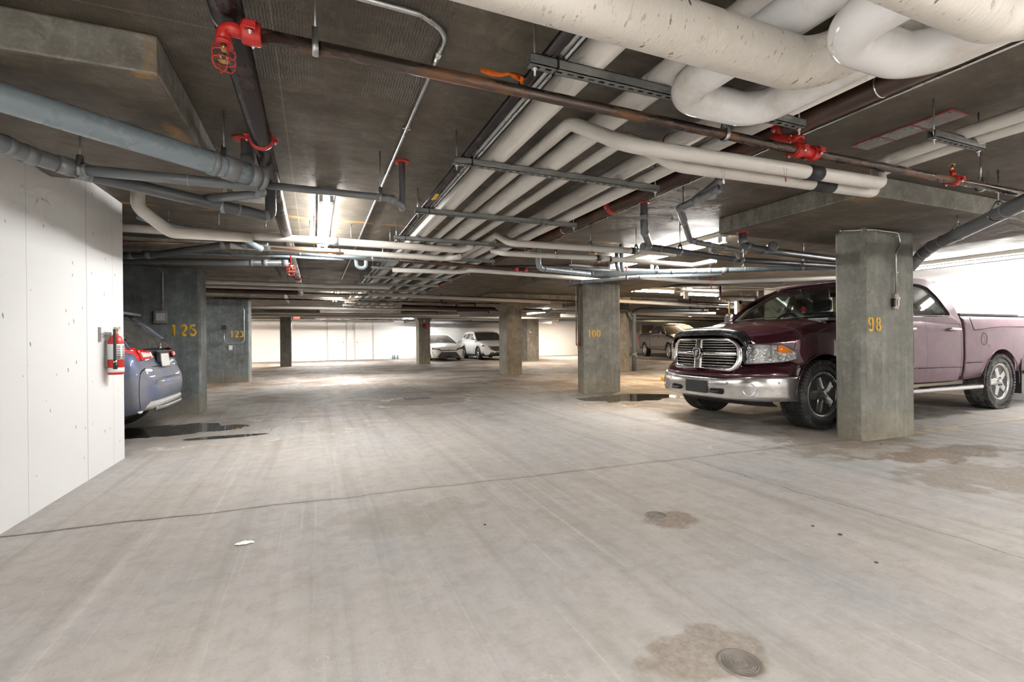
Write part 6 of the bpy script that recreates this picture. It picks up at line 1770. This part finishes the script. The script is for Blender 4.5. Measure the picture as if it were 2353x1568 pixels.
fstrip(SU, [(.44, .03), (.425, .04), (.41, .03)], 'chrome_strip', 'chrome', .90, .70, c=.28, parent=BU)
fstrip(SU, [(.345, .03), (.30, .035), (.28, .03)], 'air_slot', 'under', .90, .52, c=.15, parent=BU)
MB().prism([(-.52, .74), (.52, .74), (.42, .58), (.22, .50), (-.22, .50), (-.42, .58)], .86, .935, 'yz', bev=.012).build('grille', M['plastic'], BU, world=False)
MB().tube([(.93, -.56, .75), (.945, -.44, .57), (.95, -.22, .485), (.95, .22, .485), (.945, .44, .57), (.93, .56, .75)], .012, 8).build('grille_chrome', M['chrome'], BU, world=False)
MB().torus((.94, 0, .62), (1, 0, 0), .06, .009, 20, 6).tube([(.942, -.05, .64), (.945, 0, .60), (.942, .05, .64)], .008, 6).build('emblem', M['chrome'], BU, world=False)
for sg in (-1, 1):
    rows = []
    for i in range(7):
        u = i / 6
        x, y = fplan(.56 + .40 * u, .93, .88, .40)
        rows.append([(x, sg * y, .70 + .035 * u), (x + .004, sg * (y + .005), .725 + .04 * u), (x - .04, sg * (y - .01), .755 + .05 * u)])
    MB().grid(rows).build('headlight', M['plastic'], SU, world=False, solid=.02)
    for xa in (0, -2.60):
        MB().tube([(xa + .39 * math.cos(a), sg * .895, .345 + .39 * math.sin(a)) for a in [math.radians(-15 + 210 * k / 20) for k in range(21)]], .022, 6).build('arch_trim', M['plastic'], SU, world=False)
    MB().box((-2.2, sg * .875 - .02, .20), (-.4, sg * .875 + .02, .30), .01).build('sill_trim', M['plastic'], SU, world=False)
M['glass_hatch'] = glass('dark_rear_glass', (.06, .065, .07), .3, .16)
# ---- blue hatchback at the left, rear toward the aisle
tyB = lambda x, z: .79 - max(0, z - 1.0) * .34 - max(0, -x - 2.7) * .10
silB = [(-.2, .95), (-.45, 1.03), (-.9, 1.27), (-1.25, 1.40), (-1.6, 1.45), (-2.2, 1.465), (-2.75, 1.43), (-2.88, 1.39), (-3.05, 1.25), (-3.22, 1.08), (-3.27, 1.00)]
wB = [rnd([(-.95, 1.06), (-1.35, 1.32), (-1.62, 1.36), (-1.62, 1.06)], .02), rnd([(-1.7, 1.07), (-1.7, 1.37), (-2.3, 1.35), (-2.5, 1.10)], .03), rnd([(-2.58, 1.13), (-2.5, 1.33), (-2.8, 1.28), (-2.92, 1.15)], .02)]
BL = car('hatchback_car', 'dusty blue hatchback seen from behind, half hidden by the white left wall', 'car', (-5.07, 6.93, 0), PI,
    [(-3.44, .62, .52, .64, .66), (-3.40, .76, .40, .70, .72), (-3.365, .80, .34, .76, .80), (-3.34, .82, .32, .84, .90), (-3.30, .835, .31, .93, .985), (-3.22, .85, .29, .99, 1.03), (-3.05, .86, .26, 1.02, 1.07), (-2.6, .87, .22, 1.02, 1.06), (-1.6, .87, .20, 1.0, 1.03), (-.5, .87, .20, .97, 1.02), (.1, .86, .22, .92, .98), (.5, .82, .22, .84, .90), (.72, .74, .25, .76, .82), (.82, .55, .30, .70, .74)],
    silB, 'wwwwrrbbbb', wB, tyB, 'blue_paint', (0, -2.74, .34, .865, .22), (-1.66, -.66, -2.5), ((-1.66, -.66), (-2.5, -1.66)), -.3, glassm='glass_hatch', sideglass='glass_dusty', tire='tire', mirror=(-.6, 1.08))
def rstrip(zs, name, mat, w=.86, v0=-1.0, v1=1.0, x0=-3.45, c=.30, parent=None, solid=.012):
    rows = []
    for i in range(31):
        v = v0 + (v1 - v0) * i / 30
        rows.append([(x0 + c * abs(v) ** 5 - d, v * (w + d * .4), z) for z, d in zs])
    return MB().grid(rows).build(name, M[mat], parent or BL, world=False, solid=solid)
RB = rstrip([(.68, -.10), (.665, -.02), (.64, .01), (.56, .025), (.48, .02), (.43, .0), (.40, -.02)], 'rear_bumper', 'blue_paint')
rstrip([(.43, .0), (.39, .02), (.35, .0), (.33, -.05)], 'lower_bumper', 'grey_box', parent=RB, w=.84, v0=-.93, v1=.93)
rstrip([(.36, .03), (.335, .035), (.31, .02)], 'skid_trim', 'hub', w=.5, c=.05, parent=RB)
for sg in (-1, 1):
    MB().lathe((-3.33, sg * .70, .345), (-1, sg * .5, 0), [(0, .03), (.02, .035), (.025, .02)], 14).build('reflector', M['label'], RB, world=False)
    # wrap-round tail lamp: outer red/orange part and inner red/clear part on the hatch
    def lamp(v0, v1, z0a, z1a, z0b, z1b, name, mat, n=8, off=.012):
        rows = []
        for i in range(n + 1):
            u = i / n; v = v0 + (v1 - v0) * u
            za, zb_ = z0a + (z0b - z0a) * u, z1a + (z1b - z1a) * u
            r = []
            for k in range(5):
                z = za + (zb_ - za) * k / 4
                r.append((-3.375 + .30 * abs(v) ** 6.5 - off + (z - .9) * .35, sg * v * .855, z))
            rows.append(r)
        return MB().grid(rows).build(name, M[mat], BL, world=False, solid=.014)
    tl = lamp(.78, 1.0, .875, 1.01, .84, 1.05, 'tail_lamp', 'tail_red')
    q = lamp(.84, 1.0, .865, .915, .845, .91, 'turn_lens', 'tail_orange', off=.022)
    lamp(.48, .765, .90, .97, .88, 1.0, 'hatch_lamp', 'tail_red')
    lamp(.60, .74, .915, .955, .91, .965, 'reverse_lens', 'tail_clear', off=.022)
MB().box((-3.395, -.20, .845), (-3.365, .20, .965), .0).build('plate_recess', M['plastic'], BL, world=False)
pm = Matrix.Translation((-3.40, 0, .865)) @ Matrix.Rotation(.12, 4, 'Y')
MB().box((-.006, -.15, -.075), (.006, .15, .075), .004, mat=pm).build('licence_plate', M['label'], BL, world=False)
MB().box((-3.40, -.32, .955), (-3.35, .32, .98), .008).build('hatch_handle_trim', M['plastic'], BL, world=False)
for sg in (-1, 1):
    MB().tube([(-2.86, sg * .60, 1.40), (-3.05, sg * .655, 1.262), (-3.20, sg * .70, 1.11)], .026, 8).build('hatch_pillar', M['blue_paint'], BL, world=False)
MB().tube([(-3.205, -.68, 1.10), (-3.235, -.3, 1.085), (-3.245, 0, 1.08), (-3.235, .3, 1.085), (-3.205, .68, 1.10)], .014, 8).build('window_sill', M['plastic'], BL, world=False)
for a in (90, 210, 330):
    d = Vector((0, math.cos(math.radians(a)), math.sin(math.radians(a))))
    e_ = Vector((0, -d.z, d.y)); c_ = Vector((-3.352, 0, 1.025)) + d * .002
    mb = MB(); pts = [c_, c_ + d * .022 + e_ * .013, c_ + d * .044, c_ + d * .022 - e_ * .013]
    mb.bm.faces.new([mb.bm.verts.new(p) for p in pts]); mb.build('emblem', M['chrome'], BL, world=False, solid=.006)
MB().box((-3.0, -.62, 1.405), (-2.72, .62, 1.44), .015).build('rear_spoiler', M['hub'], BL, world=False)
rstrip([(.80, .0), (.795, .004), (.79, .0)], 'hatch_seam', 'under', w=.80, v0=-.8, v1=.8, x0=-3.365, c=.2, solid=.004)
MB().tube([(-3.26, .15, 1.05), (-3.17, -.18, 1.13)], .009, 6).build('rear_wiper', M['plastic'], BL, world=False)

# ---- grey-brown pickup far right: the same kind of truck in another colour
def recolor(o, mp):
    if o.type == 'MESH':
        if any(m and m.name in mp for m in o.data.materials):
            o.data = o.data.copy()
            for i, m in enumerate(o.data.materials):
                if m and m.name in mp: o.data.materials[i] = M[mp[m.name]]
    for ch in o.children: recolor(ch, mp)
T2 = dup(T)
T2.location = (18.2, 19.98, 0); T2.rotation_euler = (0, 0, math.atan2(-.94, -.33))
T2['label'] = 'grey brown crew cab pickup far off behind the nose of the maroon pickup'
recolor(T2, {'maroon_truck_paint': 'taupe', 'dark_alloy': 'alloy', 'dusty_tire_rubber': 'tire', 'windshield_glass': 'glass_dark', 'dusty_chrome': 'hub'})
for ch in list(T2.children_recursive):
    if ch.name.startswith(('bug_deflector', 'running_board', 'step_tread', 'mud_flap')): bpy.data.objects.remove(ch, do_unlink=True)
# load of sacks in its bed
for k in range(5):
    p = T2.matrix_basis @ Vector((-3.2 - .35 * k, -.3 + .15 * (k % 3), 1.415))
    mb = MB(); mb.lathe(p - Vector((.2, 0, -.06)), (1, .2, 0), [(0, .04), (.05, .075), (.35, .08), (.4, .03)], 10)
    single(mb, 'sack', M['cream_box'], ('pale sack lying in the bed of the grey brown pickup, nearest the cab', 'second pale sack from the cab in the bed of the grey brown pickup', 'third pale sack from the cab in the bed of the grey brown pickup', 'fourth pale sack from the cab in the bed of the grey brown pickup', 'pale sack nearest the tailgate of the grey brown pickup')[k], 'sack', 'sacks in the pickup bed')

# ---- black motorcycle under a plastic cover between the pillars
MC = thing('motorcycle', 'black covered motorcycle at the end wall between the flared pillar and the next', 'motorcycle', (10.26, 23.4, 0))
rows = []
random.seed(3)
for i in range(15):
    u = i / 14; yy = 22.9 + 1.9 * u
    top = .30 + .85 * math.sin(PI * min(1, .12 + u * .8)) ** .7
    r = []
    for k in range(15):
        a = PI * k / 14
        rr = 1 + .10 * math.sin(k * 2.3 + i * 1.7) + random.uniform(-.06, .06)
        r.append((10.36 + .36 * math.cos(a) * rr, yy, max(.0, .22 + (top - .22) * math.sin(a) * rr)))
    rows.append(r)
M['cover'] = simple('black_plastic_cover', (.02, .02, .022), .18, bump=.5)
MB().grid(rows).build('cover', M['cover'], MC, solid=.004)
for yy in (23.1, 24.6):
    MB().torus((10.36, yy, .30), (1, 0, 0), .24, .06, 28, 10).build('wheel', M['tire'], MC)
MB().box((10.23, 23.2, .25), (10.49, 24.5, .7), .08).build('frame', M['plastic'], MC)
